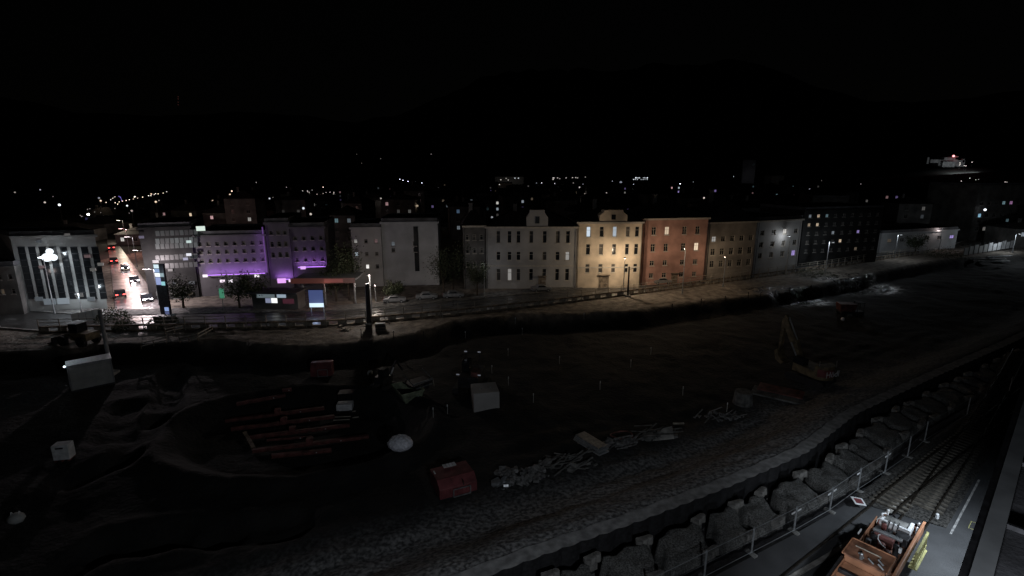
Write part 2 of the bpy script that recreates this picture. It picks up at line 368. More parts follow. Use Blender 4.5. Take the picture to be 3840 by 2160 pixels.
# ------------------------------------------------------------------ buildings
wrnd = random.Random(5)
def facade(name_label, A, B, ztop, depth, wins, wall, roof='flat', roof_m=None, parapet=.6, cat='building', name='apartment_building', lit=None, gable=None, cornice=True, frames=True, rh=3.5, z0=-.3, group=None, doors=(), bands=None):
    """A,B: ground points of the facade's ends; wins: (x0,x1,z0,z1) rects in metres on the facade; lit: {index: material}"""
    A = Vector((A.x, A.y, 0)); B = Vector((B.x, B.y, 0)); W = (B - A).length
    t = thing(name, name_label, cat, A, head(A, B), group)
    lit = lit or {}
    wins = [(max(.3, a), min(W - .3, b), c, min(d, ztop - .35)) for a, b, c, d in wins]
    X = sorted(set([0, W] + [round(v, 3) for r in wins for v in r[:2]])); Z = sorted(set([z0, ztop] + [round(v, 3) for r in wins for v in r[2:]]))
    def inside(x, z): return any(a < x < b and c < z < d for a, b, c, d in wins)
    mb = MB()
    for i in range(len(X) - 1):
        for j in range(len(Z) - 1):
            if not inside((X[i] + X[i + 1]) / 2, (Z[j] + Z[j + 1]) / 2):
                mb.add([(X[i], 0, Z[j]), (X[i + 1], 0, Z[j]), (X[i + 1], 0, Z[j + 1]), (X[i], 0, Z[j + 1])], [(0, 1, 2, 3)])
    for a, b, c, d in wins:
        for q in ([(a, 0, c), (a, .3, c), (a, .3, d), (a, 0, d)], [(b, 0, c), (b, .3, c), (b, .3, d), (b, 0, d)], [(a, 0, c), (b, 0, c), (b, .3, c), (a, .3, c)], [(a, 0, d), (b, 0, d), (b, .3, d), (a, .3, d)]):
            mb.add(q, [(0, 1, 2, 3)])
    mb.add([(0, 0, z0), (0, depth, z0), (0, depth, ztop), (0, 0, ztop)], [(0, 1, 2, 3)])
    mb.add([(W, 0, z0), (W, depth, z0), (W, depth, ztop), (W, 0, ztop)], [(0, 1, 2, 3)])
    mb.add([(0, depth, z0), (W, depth, z0), (W, depth, ztop), (0, depth, ztop)], [(0, 1, 2, 3)])
    wo = link_mb(mb, 'wall', wall, t)
    if cornice:
        c = MB(); c.bx(-.25, W + .25, -.35, -.01, ztop - .35, ztop + .05); c.build('cornice', M['trim'] if frames else wall, t)
    if roof == 'flat':
        r = MB(); r.bx(0, W, .0, depth, ztop + .05, ztop + .25)
        for q in ((0, W, 0, .3), (0, W, depth - .3, depth), (0, .3, .3, depth - .3), (W - .3, W, .3, depth - .3)): r.bx(*q, ztop + .25, ztop + .25 + parapet)
        r.build('roof', roof_m or M['flat_roof'], t)
    elif roof == 'hip':
        r = MB(); e = .5; m_ = min(depth / 2, W / 2)
        r.add([(-e, -e, ztop + .05), (W + e, -e, ztop + .05), (W + e, depth + e, ztop + .05), (-e, depth + e, ztop + .05), (m_, depth / 2, ztop + rh), (W - m_, depth / 2, ztop + rh)],
              [(0, 1, 5, 4), (1, 2, 5), (2, 3, 4, 5), (3, 0, 4), (0, 3, 2, 1)])
        ro = r.build('roof', roof_m or M['roof'], t)
        ch = MB(); cx = W * .3; ch.bx(cx, cx + .8, depth * .4, depth * .4 + .6, ztop + rh * .4, ztop + rh + .8); ch.bx(cx - .1, cx + .9, depth * .4 - .1, depth * .4 + .7, ztop + rh + .8, ztop + rh + .95)
        ch.build('chimney', M['dark_wall'], ro)
    elif roof == 'gable':
        r = MB(); r.prism([(-.3, ztop + .05), (W + .3, ztop + .05), (W / 2, ztop + rh)], -.4, depth + .3); r.build('roof', roof_m or M['roof'], t)
    if gable:
        for gx, gw, gz in gable:
            g = MB(); k = gz - ztop
            g.prism([(gx - gw / 2, ztop), (gx + gw / 2, ztop), (gx + gw / 2, ztop + k * .55), (gx + gw * .36, ztop + k * .8), (gx + gw * .33, ztop + k), (gx - gw * .33, ztop + k), (gx - gw * .36, ztop + k * .8), (gx - gw / 2, ztop + k * .55)], -.3, 2.6)
            go = g.build('gable', wall, t)
            w_ = MB(); w_.bx(gx - .45, gx + .45, -.36, -.33, ztop + k * .2, ztop + k * .62); w_.build('window', M['glass'], go)
    cache = {}
    for i, (a, b, c, d) in enumerate(wins[:100]):
        k = (round(b - a, 2), round(d - c, 2)); m = lit.get(i) or wrnd.choice([M['glass'], M['glass'], M['glass'], M['curtain'], M['blind']])
        if (k, m) not in cache:
            q = MB(); ww, hh = k; q.mi = 0; q.bx(0, ww, .2, .24, 0, hh); q.mi = 1; f = .07
            q.bx(-.12, ww + .12, -.10, .19, -.14, -.01)
            for z in ((f / 2, hh - f / 2)): q.bx(0, ww, .14, .195, z - f / 2, z + f / 2)
            for x in ((f / 2, ww - f / 2)): q.bx(x - f / 2, x + f / 2, .14, .195, f, hh - f)
            if ww > .9: q.bx(ww / 2 - .03, ww / 2 + .03, .15, .195, f, hh - f)
            q.bx(f, ww - f, .155, .195, hh * .66 - .03, hh * .66 + .03)
            o = q.build('window', [m or M['glass'], M['trim'] if frames else M['frame']], t)
            o.location = (a, 0, c); cache[(k, m)] = o
        else:
            o = cache[(k, m)].copy(); COL.objects.link(o); o.parent = t; o.location = (a, 0, c)
    for (x, wd, hh) in doors:
        dd = MB(); dd.bx(x - wd / 2, x + wd / 2, -.06, -.01, 0, hh); dd.bx(x - wd / 2 - .15, x + wd / 2 + .15, -.5, -.01, hh + .1, hh + .25)
        do = dd.build('door', M['wood'], t); hd = MB(); hd.bx(x + wd * .3, x + wd * .3 + .08, -.14, -.07, 1, 1.15); hd.build('handle', M['steel'], do)
    if frames:
        for x in (.18, W - .18): dp = MB(); dp.cyl((x, -.14, .1), (x, -.14, ztop - .36), .06, n=6); dp.build('downpipe', M['dsteel'], t)
    if bands:
        for z in bands:
            bb = MB(); bb.bx(0, W, -.08, -.005, z - .12, z + .12); bb.build('string_course', M['trim'], t)
    t['W'] = W
    return t
def shear(t, k):
    done = set()
    for o in [t] + list(t.children_recursive):
        if o.type == 'MESH' and o.data.name not in done:
            done.add(o.data.name)
            for v in o.data.vertices: v.co.x += k * v.co.y
def link_mb(mb, name, m, parent): return mb.build(name, m, parent)
def fpt(A, B, px, py):
    """photo pixel -> (x along facade, height) on the vertical plane through A and B"""
    d = Vector(ray(px, py)); n = Vector((-(B - A).y, (B - A).x, 0)).normalized()
    tt = n.dot(A - Vector((0, 0, H))) / n.dot(d); P = Vector((0, 0, H)) + d * tt
    return (P - A).dot((B - A).normalized()), P.z
def bld(label, a, b, top, depth, cols, rows, wpx, wall, litpx=(), za=0, hmul=1.0, **kw):
    """a,b: ground pixels; top: roof pixel y at a; cols: px list; rows: list of (y0,y1) px; litpx: (px,py,colour,strength)"""
    A, B = G(*a), G(*b); dd = kw.pop('shift', 0)
    zt_ = fpt(A, B, (a[0] + b[0]) / 2, top)[1]
    ym = (a[1] + b[1]) / 2
    zr = []
    for y0, y1 in rows:
        zr.append((fpt(A, B, (a[0] + b[0]) / 2, y1)[1], fpt(A, B, (a[0] + b[0]) / 2, y0)[1]))
    wins = []; lit = {}
    W = (B - A).length
    for z0, z1 in zr:
        for c in cols:
            x0 = fpt(A, B, c - wpx / 2, ym)[0]; x1 = fpt(A, B, c + wpx / 2, ym)[0]
            if x0 > .35 and x1 < W - .35 and z0 > .4 and z1 < zt_ - .4: wins.append((x0, x1, z0, z1))
    for (px, py, col, st) in litpx:
        x, z = fpt(A, B, px, py); best = None
        if wins:
            i = min(range(len(wins)), key=lambda i: abs((wins[i][0] + wins[i][1]) / 2 - x) + abs((wins[i][2] + wins[i][3]) / 2 - z))
            lit[i] = em(col, st)
    if kw.get('gable'):
        kw['gable'] = [(fpt(A, B, gx, ym)[0], fpt(A, B, gx + gw, ym)[0] - fpt(A, B, gx, ym)[0], fpt(A, B, gx, gy)[1]) for gx, gw, gy in kw['gable']]
    return facade(label, A, B, zt_, depth, wins, M[wall], lit=lit, **kw), A, B, zt_
WARM = (1, .78, .55); COOL = (.75, .88, 1); VIO = (.55, .42, 1); WHT = (1, .97, .92); TEAL = (.45, .75, .85); PINK = (1, .6, .62)
def seq(a, b, n): return [a + (b - a) * i / (n - 1) for i in range(n)]
bD = bld('long pale grey old house with one stepped gable, beside the brightly lit house', (1825, 1082), (2158, 1082), 850, 14, [1870, 1911, 1944, 1991, 2040, 2088, 2125], [(866, 911), (944, 976), (1008, 1052)], 15, 'plaster',
         [(1910, 1030, WHT, .22), (2120, 952, WHT, .25)], roof='hip', gable=[(2012, 78, 787)], doors=[(12, 1.6, 2.6)], bands=[5.0])
bE = bld('cream house front brightly lit by a warm street lamp, with a gable', (2160, 1082), (2398, 1080), 832, 14, [2200, 2248, 2296, 2344, 2378], [(850, 888), (915, 955), (990, 1022)], 15, 'cream',
         [(2195, 870, COOL, .75), (2296, 860, COOL, .45)], roof='hip', gable=[(2288, 100, 787)], doors=[(6, 2.2, 2.8)], bands=[4.6])
bF = bld('orange red plastered house with four window rows beside the cream house', (2402, 1072), (2638, 1062), 818, 14, [2440, 2488, 2552, 2600], [(850, 880), (913, 942), (975, 994), (1022, 1040)], 16, 'orange_wall',
         [(2488, 855, WARM, .6), (2600, 936, WARM, .85)], roof='hip', rh=4, doors=[(8, 1.5, 2.4)])
bG = bld('dim tan house with a dark mansard next to the orange red house', (2642, 1058), (2818, 1046), 832, 14, seq(2664, 2800, 5), [(885, 905), (930, 955), (975, 1000)], 16, 'tan_wall',
         [(2650, 840, WHT, .5), (2650, 888, WHT, .3)], roof='hip', rh=6)
bH = bld('grey blue corner house with a cool lamp shining on its wall', (2822, 1042), (2985, 1024), 826, 14, seq(2842, 2965, 4), [(862, 880), (905, 925), (945, 965)], 14, 'plaster',
         [(2952, 855, WHT, .6), (2965, 940, VIO, .6)], roof='flat')
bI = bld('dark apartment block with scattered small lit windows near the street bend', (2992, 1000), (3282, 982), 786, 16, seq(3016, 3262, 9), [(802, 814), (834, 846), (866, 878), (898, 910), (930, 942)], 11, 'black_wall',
         [(3016, 808, COOL, .2), (3016, 840, WARM, .3), (3065, 808, WARM, .45), (3065, 840, WARM, .6), (3096, 824, TEAL, .2), (3224, 855, VIO, .5), (3160, 888, WARM, .65), (3129, 888, COOL, .25), (3200, 920, WARM, .12)], roof='flat', frames=False)
bJ = bld('low pale hall whose wall is faintly lit pink and blue', (3296, 950), (3580, 930), 868, 14, seq(3330, 3560, 6), [(890, 902)], 16, 'cool_wall', [(3607, 895, VIO, .6), (3352, 895, WARM, .05)], roof='flat', frames=False)
bK = bld('tall dark apartment tower with violet and teal lit windows', (3632, 902), (3812, 895), 695, 18, seq(3656, 3790, 6), [(755, 768), (800, 814), (822, 834), (850, 864)], 12, 'dark_wall',
         [(3656, 807, (.4, .75, 1), .6), (3765, 760, TEAL, .25), (3790, 760, (.8, .4, .8), .3), (3687, 855, WHT, .12), (3767, 824, TEAL, .12)], roof='flat', frames=False)
# white and grey block left of the old houses
bC = bld('plain whitish block with few windows and a dark vertical stair slot', (1442, 1072), (1648, 1068), 832, 13, [1482, 1562], [(905, 922), (930, 945)], 14, 'cool_wall', [(1482, 912, COOL, .10)], roof='flat', frames=False)
t = bC[0]; x0 = fpt(bC[1], bC[2], 1556, 1000)[0]; q = MB(); q.bx(x0, x0 + 1.0, -.05, -.005, 3.2, bC[3] - 1.0); q.build('stair_glazing', M['glass'], t)
bB = bld('dim grey house with two lit windows beside the whitish block', (1330, 1076), (1440, 1073), 852, 12, [1345, 1383, 1420], [(897, 912), (945, 960), (992, 1008)], 13, 'plaster',
         [(1336, 904, WHT, .25), (1336, 952, COOL, .5), (1383, 1000, WHT, .98), (1420, 855, PINK, .1)], roof='flat', frames=False)
bBB = bld('dim narrow house between bare trees and the long grey house', (1742, 1084), (1822, 1082), 846, 12, seq(1756, 1808, 3), [(880, 900), (930, 950), (980, 1000)], 12, 'dark_wall', [], roof='hip')
# purple lit hotel: low wing, stair tower, right wing
PU = (.55, .22, 1.0)
bP = bld('long hotel wing washed by violet light strips', (752, 1112), (1018, 1100), 880, 14, seq(775, 1000, 8), [(905, 920), (935, 950), (968, 983)], 14, 'hotel_wall', [], roof='flat', frames=False, name='hotel')
bT = bld('taller grey stair tower rising between the two violet lit hotel wings', (1020, 1100), (1106, 1096), 833, 15, [1040, 1066, 1090], [(865, 880), (905, 925), (945, 965)], 13, 'hotel_wall', [], roof='flat', frames=False, name='stair_tower')
bR = bld('short hotel wing with violet strip right behind the red lit canopy', (1108, 1095), (1234, 1090), 850, 14, seq(1125, 1220, 4), [(885, 900), (925, 940), (965, 980)], 13, 'hotel_wall', [], roof='flat', frames=False, name='hotel')
def strip(b, px0, px1, py, power, up=True):
    t, A, B, z = b; x0, zz0 = fpt(A, B, px0, py); x1, _ = fpt(A, B, px1, py)
    q = MB(); q.bx(x0, x1, -.75, -.01, zz0 - .35, zz0 - .1); lo = q.build('ledge', M['cladding'], t)
    q = MB(); q.bx(x0 + .1, x1 - .1, -.7, -.6, zz0 - .09, zz0 + .05); q.build('light_strip', em(PU, 1.6), lo)
    n = max(1, int((x1 - x0) / 5))
    for i in range(n):
        x = x0 + (x1 - x0) * (i + .5) / n
        light('AREA', (x, -.85, zz0 + .15), power / n * random.uniform(.5, 1.5), PU, t, size=(x1 - x0) / n, sy=.25, target=(x, 1.2, zz0 + 6), name='strip_light')
strip(bP, 775, 1000, 1030, 420); strip(bT, 1040, 1100, 1046, 110); strip(bR, 1118, 1225, 1000, 200)
# bright lamps under the ledge
def glow(parent, A, B, px, py, r, col, st, nm='wall_lamp', y=-1.0):
    x, z = fpt(A, B, px, py); q = MB(); q.bx(x - r, x + r, y - .1, y + .1, z - r * .6, z + r * .6); return q.build(nm, em(col, st), parent)
for px, py, r, c in [(776, 1031, .42, (1, .88, 1)), (840, 1050, .42, (1, .85, 1)), (870, 1050, .42, (1, .93, 1)), (968, 1031, .42, (1, .92, 1))]: glow(bP[0], bP[1], bP[2], px, py, r, c, 1.2)
for px, py, r, c in [(1060, 1049, .8, (.85, .42, 1)), (1094, 1049, .4, (1, .8, 1))]: glow(bT[0], bT[1], bT[2], px, py, r, c, 1.0)
glow(bR[0], bR[1], bR[2], 1140, 1001, .5, (.8, .45, 1), 1.0)
# edge light running up the tower's corner
q = MB(); x, z0_ = fpt(bT[1], bT[2], 1026, 1020); _, z1_ = fpt(bT[1], bT[2], 1026, 850); q.bx(-.55, -.35, -.3, -.1, z0_, z1_); q.build('corner_strip', em(PU, .16), bT[0])
light('AREA', (-1.0, -1.2, (z0_ + z1_) / 2), 30, PU, bT[0], size=.3, sy=8, target=(-1.5, 1, (z0_ + z1_) / 2), name='strip_light')
# the blocks left of the hotel
bL = bld('grey block with tall vertical window strips lit by a white wall lamp', (100, 1172), (405, 1158), 882, 8, [], [], 14, 'plaster', roof='flat', frames=False, name='office_block')
t, A, B, zt_ = bL
for i, px in enumerate(seq(120, 390, 8)):
    x, z0_ = fpt(A, B, px, 1120); _, z1_ = fpt(A, B, px, 925); q = MB(); q.bx(x - .55, x + .55, -.04, -.005, z0_, z1_)
    o = q.build('window', M['glass'], t); q = MB()
    for k in range(9): z = z0_ + (z1_ - z0_) * k / 8; q.bx(x - .6, x + .6, -.1, -.045, z - .06, z + .06)
    q.build('frame', M['dsteel'], o)  # dark material puts the shade on the mullions into their colour
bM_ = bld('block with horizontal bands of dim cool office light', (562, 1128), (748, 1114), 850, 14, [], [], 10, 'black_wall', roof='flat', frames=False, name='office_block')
t, A, B, zt_ = bM_
for py, s_ in ((876, .03), (905, .05), (925, .05), (968, .022), (1000, .012)):
    x0, z = fpt(A, B, 580, py); x1, _ = fpt(A, B, 742, py); n = 9
    for k in range(n):
        q = MB(); a_ = x0 + (x1 - x0) * k / n; q.bx(a_ + .15, a_ + (x1 - x0) / n, -.05, -.005, z - .5, z + .5)
        q.build('window', em((.75, .9, .9), s_ * random.uniform(.3, 1.7)), t)
for px, py, r, c, s in [(756, 855, .75, (.85, 1, .9), .8), (712, 904, .4, (.75, .95, .92), .65), (712, 952, .42, (.88, .9, 1), .85), (700, 968, .4, (.6, .6, .85), .5), (536, 887, .4, (.5, .45, .7), .2)]:
    glow(t, A, B, px, py, r, c, s, nm='ceiling_lamp')
shear(bL[0], -.95)
for px, py, r_ in ((190, 962, .75), (214, 962, .6), (200, 940, .55)): 
    x_, z_ = fpt(bL[1], bL[2], px, py); q = MB(); q.ball((x_, -1.0, z_), r_, n=12); q.build('wall_lamp', em((.88, .95, 1), 1.3), bL[0])  # smaller balls added round the lamp to spread its glow
bN = bld('low dim brownish building at the picture edge beside the grey office block', (-120, 1190), (92, 1180), 1000, 10, seq(-90, 70, 5), [(1030, 1050), (1085, 1105)], 15, 'dark_wall', [(20, 1095, WARM, .06)], roof='flat', frames=False, name='office_block')
light('POINT', (8, -7, 6), 70, (1, .8, .75), bN[0], size=.4)
for px, py, r_, c, s_ in [(655, 1096, .5, WHT, .12), (690, 1098, .5, WHT, .16), (715, 1100, .45, WARM, .2), (655, 1060, .4, COOL, .08), (590, 1010, .5, (.5, .55, .6), .25), (585, 980, .5, COOL, .1), (640, 1012, .4, WHT, .1), (720, 1060, .5, COOL, .06), (668, 1125, .8, WHT, .06), (600, 1100, .6, WHT, .08)]: glow(t, A, B, px, py, r_, c, s_, nm='lit_window', y=-.2)
for px, py, r_, c, s_ in [(150, 905, .4, COOL, .05), (255, 880, .4, WHT, .08), (330, 960, .45, PINK, .08), (352, 1010, .45, WHT, .08), (380, 990, .45, WHT, .1), (300, 1105, .6, WHT, .07), (345, 1120, .6, COOL, .1), (150, 1120, .6, COOL, .08), (190, 1130, .9, COOL, .15), (240, 1128, .9, COOL, .25), (160, 1000, .4, PINK, .1)]: glow(bL[0], bL[1], bL[2], px, py, r_, c, s_, nm='lit_window', y=-.25)
# sign pylon with blue and cyan panels
p = G(622, 1185); py_ = thing('sign_pylon', 'tall lit sign pylon with white, blue and cyan panels at the street corner', 'sign', p, R(-5))
d_ = p.y
def hz(py): return D(622, py, d_).z
q = MB(); q.bx(-.9, .9, 0, .4, 0, hz(990)); q.build('post', M['dsteel'], py_)
for y0, y1, xa, xb, c, s in [(992, 1006, -.8, .1, (.75, .92, 1), .9), (1008, 1022, -.8, .1, (.35, .5, .8), .7), (1024, 1038, -.8, .1, (.95, 1, 1), 1.1), (1024, 1038, .15, .8, (.4, .55, .6), .6), (1040, 1068, -.8, .1, (.35, .42, .75), .8), (1056, 1070, .15, .8, (.3, .65, .7), .9), (1152, 1166, 0, .75, (.3, .42, .75), .8), (1168, 1180, 0, .75, (.1, .12, .25), .8)]:
    q = MB(); q.bx(xa, xb, -.06, -.005, hz(y1), hz(y0)); q.build('sign_panel', em(c, s), py_)
light('POINT', (0, -2, hz(1030)), 120, (.7, .85, 1), py_, size=.5)
# canopy, blue box sign, green sign in front of the hotel
p = G(1195, 1180); cn = thing('petrol_canopy', 'flat canopy edged in dim red light in front of the hotel', 'canopy', (p.x, p.y + 4, 0), R(3))
zc = D(1195, 1070, p.y).z
q = MB(); q.bx(-6, 5.5, 0, 7, zc - .1, zc + .1); q.build('roof', M['cladding'], cn)
q = MB(); q.bx(-6.05, 5.55, -.1, -.01, zc - .5, zc + .45); q.build('fascia', em((.5, .14, .11), .085), cn)
q = MB(); q.bx(0, 3.4, -.16, -.11, zc - .35, zc + .3); q.build('light_panel', em((.6, .16, .14), .22), cn)
for x in (-5, -1, 4.6): q = MB(); q.cyl((x, 3, 0), (x, 3, zc - .1), .18); q.build('column', M['steel'], cn)
light('POINT', (0, -1.5, zc - 1), 60, (1, .3, .22), cn, size=.5)
p = G(1192, 1188); bs = thing('box_sign', 'blue box sign with a bright white lower edge below the red canopy', 'sign', p, R(2))
z1, z2, z3 = D(1192, 1088, p.y).z, D(1192, 1136, p.y).z, D(1192, 1152, p.y).z
q = MB(); q.bx(-1.3, 1.3, 0, .4, z3, z1 + .1); q.build('cabinet', M['dsteel'], bs)
q = MB(); q.bx(-1.25, 1.2, -.05, -.005, z2, z1); q.build('sign_panel', em((.06, .085, .22), .8), bs)
q = MB(); q.bx(-1.25, 1.2, -.07, -.005, z3 + .03, z2 - .03); q.build('light_panel', em((.7, .88, 1), 1.05), bs)
for x in (-1.1, 1.1): q = MB(); q.cyl((x, .2, 0), (x, .2, z3), .09); q.build('leg', M['steel'], bs)
light('POINT', (0, -1.2, z3), 60, (.5, .65, 1), bs, size=.3)
p = G(840, 1170); gs = thing('shop_sign', 'small upright green lit sign under the violet strip', 'sign', p)
q = MB(); q.cyl((0, 0, 0), (0, 0, D(840, 1118, p.y).z), .07); q.build('post', M['steel'], gs)
q = MB(); q.bx(-.4, .4, -.08, .08, D(840, 1118, p.y).z, D(840, 1082, p.y).z); q.build('sign_panel', em((.06, .25, .15), .8), gs)
# low shop lights at the street in front of the tower
p = G(1040, 1165); ks = thing('kiosk', 'flat roofed kiosk with a white lit front below the stair tower', 'kiosk', p, R(-3))
zk = D(1040, 1098, p.y).z
q = MB(); q.bx(-4.5, 4, 0, 3, 0, zk); q.build('wall', M['dark_wall'], ks); q = MB(); q.bx(-4.9, 4.4, -1.2, 3.2, zk + .003, zk + .25); q.build('roof', M['flat_roof'], ks)
for x0, x1, z0, z1, c, s in [(-3.6, -.2, zk - .95, zk - .15, (.4, .5, .55), .25), (.2, 1.9, zk - .9, zk - .15, (.6, .75, .9), .45), (-.9, .2, zk - 1.9, zk - 1.0, (.97, 1, 1), 1.1), (-2, -.95, zk - 1.9, zk - 1.05, (.5, .55, .8), .4), (1.2, 3.3, zk - 2.0, zk - 1.1, (.12, .03, .05), .4)]:
    q = MB(); q.bx(x0, x1, -.05, -.005, z0, z1); q.build('window', em(c, s), ks)
# ------------------------------------------------------------------ dim city behind: rows of houses, some with a lit window
crnd = random.Random(11)
def city_house(px0, px1, ytop, Y, wallc, label, lits=(), group=None, name='house', roof='hip'):
    a = D(px0, ytop, Y); b = D(px1, ytop, Y)
    A = Vector((a.x, Y, 0)); B = Vector((b.x, Y + random.uniform(-2, 2), 0)); zt_ = max(3, a.z)
    W = (B - A).length; n = max(2, int(W / 4.5)); wins = []; fl = max(1, int(zt_ / 3.1))
    for k in range(fl):
        z0 = zt_ - (k + 1) * 3.0 + .6
        if z0 < .5 or k > 3: break
        for i in range(n):
            x = (i + .5) * W / n; wins.append((x - .6, x + .6, z0, z0 + 1.4))
    lit = {}
    for i in range(len(wins)):
        if crnd.random() < .22: lit[i] = em(crnd.choice([WHT, WHT, WARM, COOL, VIO, TEAL, PINK]), crnd.choice([.02, .04, .08, .15, .3, .6]))
    for px, py, c, s in lits:
        x, z = fpt(A, B, px, py)
        if wins: lit[min(range(len(wins)), key=lambda i: abs((wins[i][0] + wins[i][1]) / 2 - x) + abs((wins[i][2] + wins[i][3]) / 2 - z))] = em(c, s)
    return facade(label, A, B, zt_, 12, wins, wallc, roof=roof, rh=random.uniform(2, 4), lit=lit, cornice=False, frames=False, name=name, group=group, z0=-1.5)

rows = [ # px0, px1, ytop, Y, lights
 (430, 520, 880, 175, [(455, 904, WHT, .6)]), (520, 640, 838, 190, []), (640, 740, 790, 230, [(696, 792, WARM, .85)]), (560, 630, 790, 260, [(600, 794, PINK, .3)]),
 (760, 880, 800, 210, []), (880, 1000, 772, 250, []), (1000, 1120, 790, 230, []), (1120, 1240, 755, 260, [(1208, 760, TEAL, .12)]), (1236, 1330, 808, 170, [(1272, 824, (.6, .55, .7), .5), (1250, 824, TEAL, .2), (1310, 830, COOL, .12)]),
 (1330, 1450, 752, 250, [(1369, 760, WHT, .12), (1415, 792, PINK, .5)]), (1300, 1400, 726, 330, [(1336, 728, WHT, .12)]), (1450, 1580, 728, 300, [(1460, 728, WHT, .1), (1425, 728, VIO, .1)]), (1560, 1680, 742, 280, []),
 (1690, 1800, 775, 190, [(1751, 792, TEAL, .25), (1735, 792, (.15, .25, .4), .3)]), (1700, 1790, 740, 260, [(1790, 760, COOL, .08)]), (1810, 1920, 748, 260, [(1880, 760, WHT, .55)]), (1920, 2040, 735, 300, [(1925, 706, WARM, .05)]),
 (2030, 2140, 730, 300, [(2072, 743, (.8, .6, .8), .22)]), (2140, 2230, 795, 190, [(2184, 808, COOL, .1)]), (2180, 2300, 742, 280, []), (2300, 2420, 775, 230, [(2360, 792, VIO, .12)]), (2420, 2540, 718, 340, [(2455, 728, (.8, .6, .8), .15)]),
 (2520, 2640, 755, 270, []), (2640, 2780, 772, 165, [(2888, 792, WARM, .1)]), (2780, 2900, 780, 180, [(2888, 792, WARM, .12)]), (2900, 3010, 745, 300, []), (3020, 3160, 730, 330, []), (3160, 3300, 742, 300, [(3200, 792, WARM, .05)]),
 (3300, 3420, 800, 240, [(3352, 840, WHT, .3)]), (3400, 3520, 720, 360, [(3464, 728, TEAL, .15)]), (3420, 3560, 795, 230, [(3448, 808, (.8, .25, .2), .12), (3528, 840, PINK, .07)]), (3540, 3660, 705, 420, [(3576, 711, WARM, .12)]), (3700, 3840, 706, 380, [(3752, 711, WHT, .15)]),
 (-60, 120, 905, 150, [(80, 872, (.5, .1, .2), .05)]), (160, 300, 868, 180, [(215, 872, WHT, .05)]), (280, 400, 840, 210, [(360, 872, VIO, .45), (375, 872, WARM, .2)]), (300, 420, 812, 260, [(312, 838, (.1, .1, .3), .2)]), (3812, 3980, 860, 170, [])]
CN = {tuple(WARM): 'warm', tuple(COOL): 'cool white', tuple(VIO): 'violet', tuple(WHT): 'white', tuple(TEAL): 'teal', tuple(PINK): 'pinkish'}
def where(px):
    for lim, nm in ((300, 'the grey office block'), (440, 'the mouth of the side street'), (740, 'the banded office block'), (1010, 'the long violet lit wing'), (1110, 'the stair tower'), (1240, 'the short violet lit wing'), (1335, 'the dark tree gap'), (1445, 'the dim grey house'), (1650, 'the whitish block'),
                    (1825, 'the dark narrow house'), (2160, 'the long grey old house'), (2400, 'the cream house'), (2640, 'the orange red house'), (2820, 'the tan house'), (2985, 'the grey blue corner house'), (3290, 'the dark apartment block'), (3590, 'the low pale hall'), (9999, 'the dark apartment tower')):
        if px < lim: return nm
def dist_word(Y): return 'close' if Y < 200 else 'second row' if Y < 255 else 'third row' if Y < 310 else 'far'
for px0, px1, yt, Y, L in rows:
    c = CN.get(tuple(L[0][2]), 'faintly coloured') if L else None
    lab = ('%s dark house with %s lit window behind %s' % (dist_word(Y), c, where((px0 + px1) / 2))) if L else ('%s dark house with faint windows behind %s' % (dist_word(Y), where((px0 + px1) / 2)))
    o = city_house(px0, px1, yt, Y, M['dark_wall'], lab, L, 'dark houses behind the street')
k = 0
for Yb in (205, 265, 330, 410, 500):
    px = -40 + crnd.uniform(0, 60)
    while px < 3840:
        wpx = crnd.uniform(52, 100) * 260 / Yb; z = crnd.uniform(8, 15); d_ = Yb * CP + (H - z) * SP
        yt = 1080 + F * ((H - z) * CP - Yb * SP) / d_
        if (px < 760 and Yb > 210) or (px < 1240 and Yb > 300) or (px < 440 and yt < 870) or (px < 760 and yt < 805): px += wpx * 1.5; continue
        o = city_house(px, px + wpx, yt, Yb + crnd.uniform(-12, 12), M['dark_wall'],
                       'dim small house in the crowded rows of roofs far behind the street', [], 'small houses crowded behind the street', roof='hip' if crnd.random() < .7 else 'flat')
        px += wpx * crnd.uniform(1.5, 2.6); k += 1
for i in range(64):
    px = crnd.uniform(-20, 3820); Y = crnd.uniform(180, 420); P = D(px, 900, Y); t = thing('street_lamp', 'small lit street lamp between the crowded dark houses behind the street', 'street lamp', (P.x, Y, 0), 0, 'street lamps between the dark houses')
    col = crnd.choice([(1, .78, .55), (.85, .92, 1), (1, .9, .8)]); hh = crnd.uniform(7, 12)
    q = MB(); q.cyl((0, 0, 0), (0, 0, hh), .1, n=6); q.build('pole', M['dsteel'], t); q = MB(); q.ball((0, 0, hh + .3), .42, n=8); q.build('globe', em(col, crnd.choice([.3, .6, 1.0, 2.0])), t)
    if i % 4 == 0: light('POINT', (0, -1, hh + .3), crnd.choice([30, 60, 130]), col, t, size=.4)
# ------------------------------------------------------------------ street lamps
def street_lamp(label, base, h, col, power, arm=(0, -1.2), st=3.0, r=.22, group=None, spot=None):
    t = thing('street_lamp', label, 'street lamp', base, 0, group)
    ax, ay = arm
    q = MB(); q.cyl((0, 0, 0), (0, 0, h), .11, .06); q.cyl((0, 0, 0), (0, 0, .8), .15, .15); q.build('pole', M['steel'], t)
    q = MB(); q.cyl((0, 0, h - .05), (ax, ay, h + .12), .045, .04); q.build('arm', M['steel'], t)
    q = MB(); a = math.atan2(ay, ax); q.box((ax, ay, h + .14), (.75, .32, .12), a); hd = q.build('luminaire', M['dsteel'], t)
    q = MB(); q.box((ax, ay, h + .06), (max(.5, r * 2), max(.24, r), .05), a); q.build('lens', em(col, st), hd)
    if power: light('POINT', (ax, ay, h - .15), power, col, t, size=.18)
    return t
WL = (1, .74, .47)
street_lamp('warm street lamp shining on the cream house front', (22.9, 102.6, .26), 7.4, (1, .79, .56), 1850, arm=(0, .2), st=1.2)
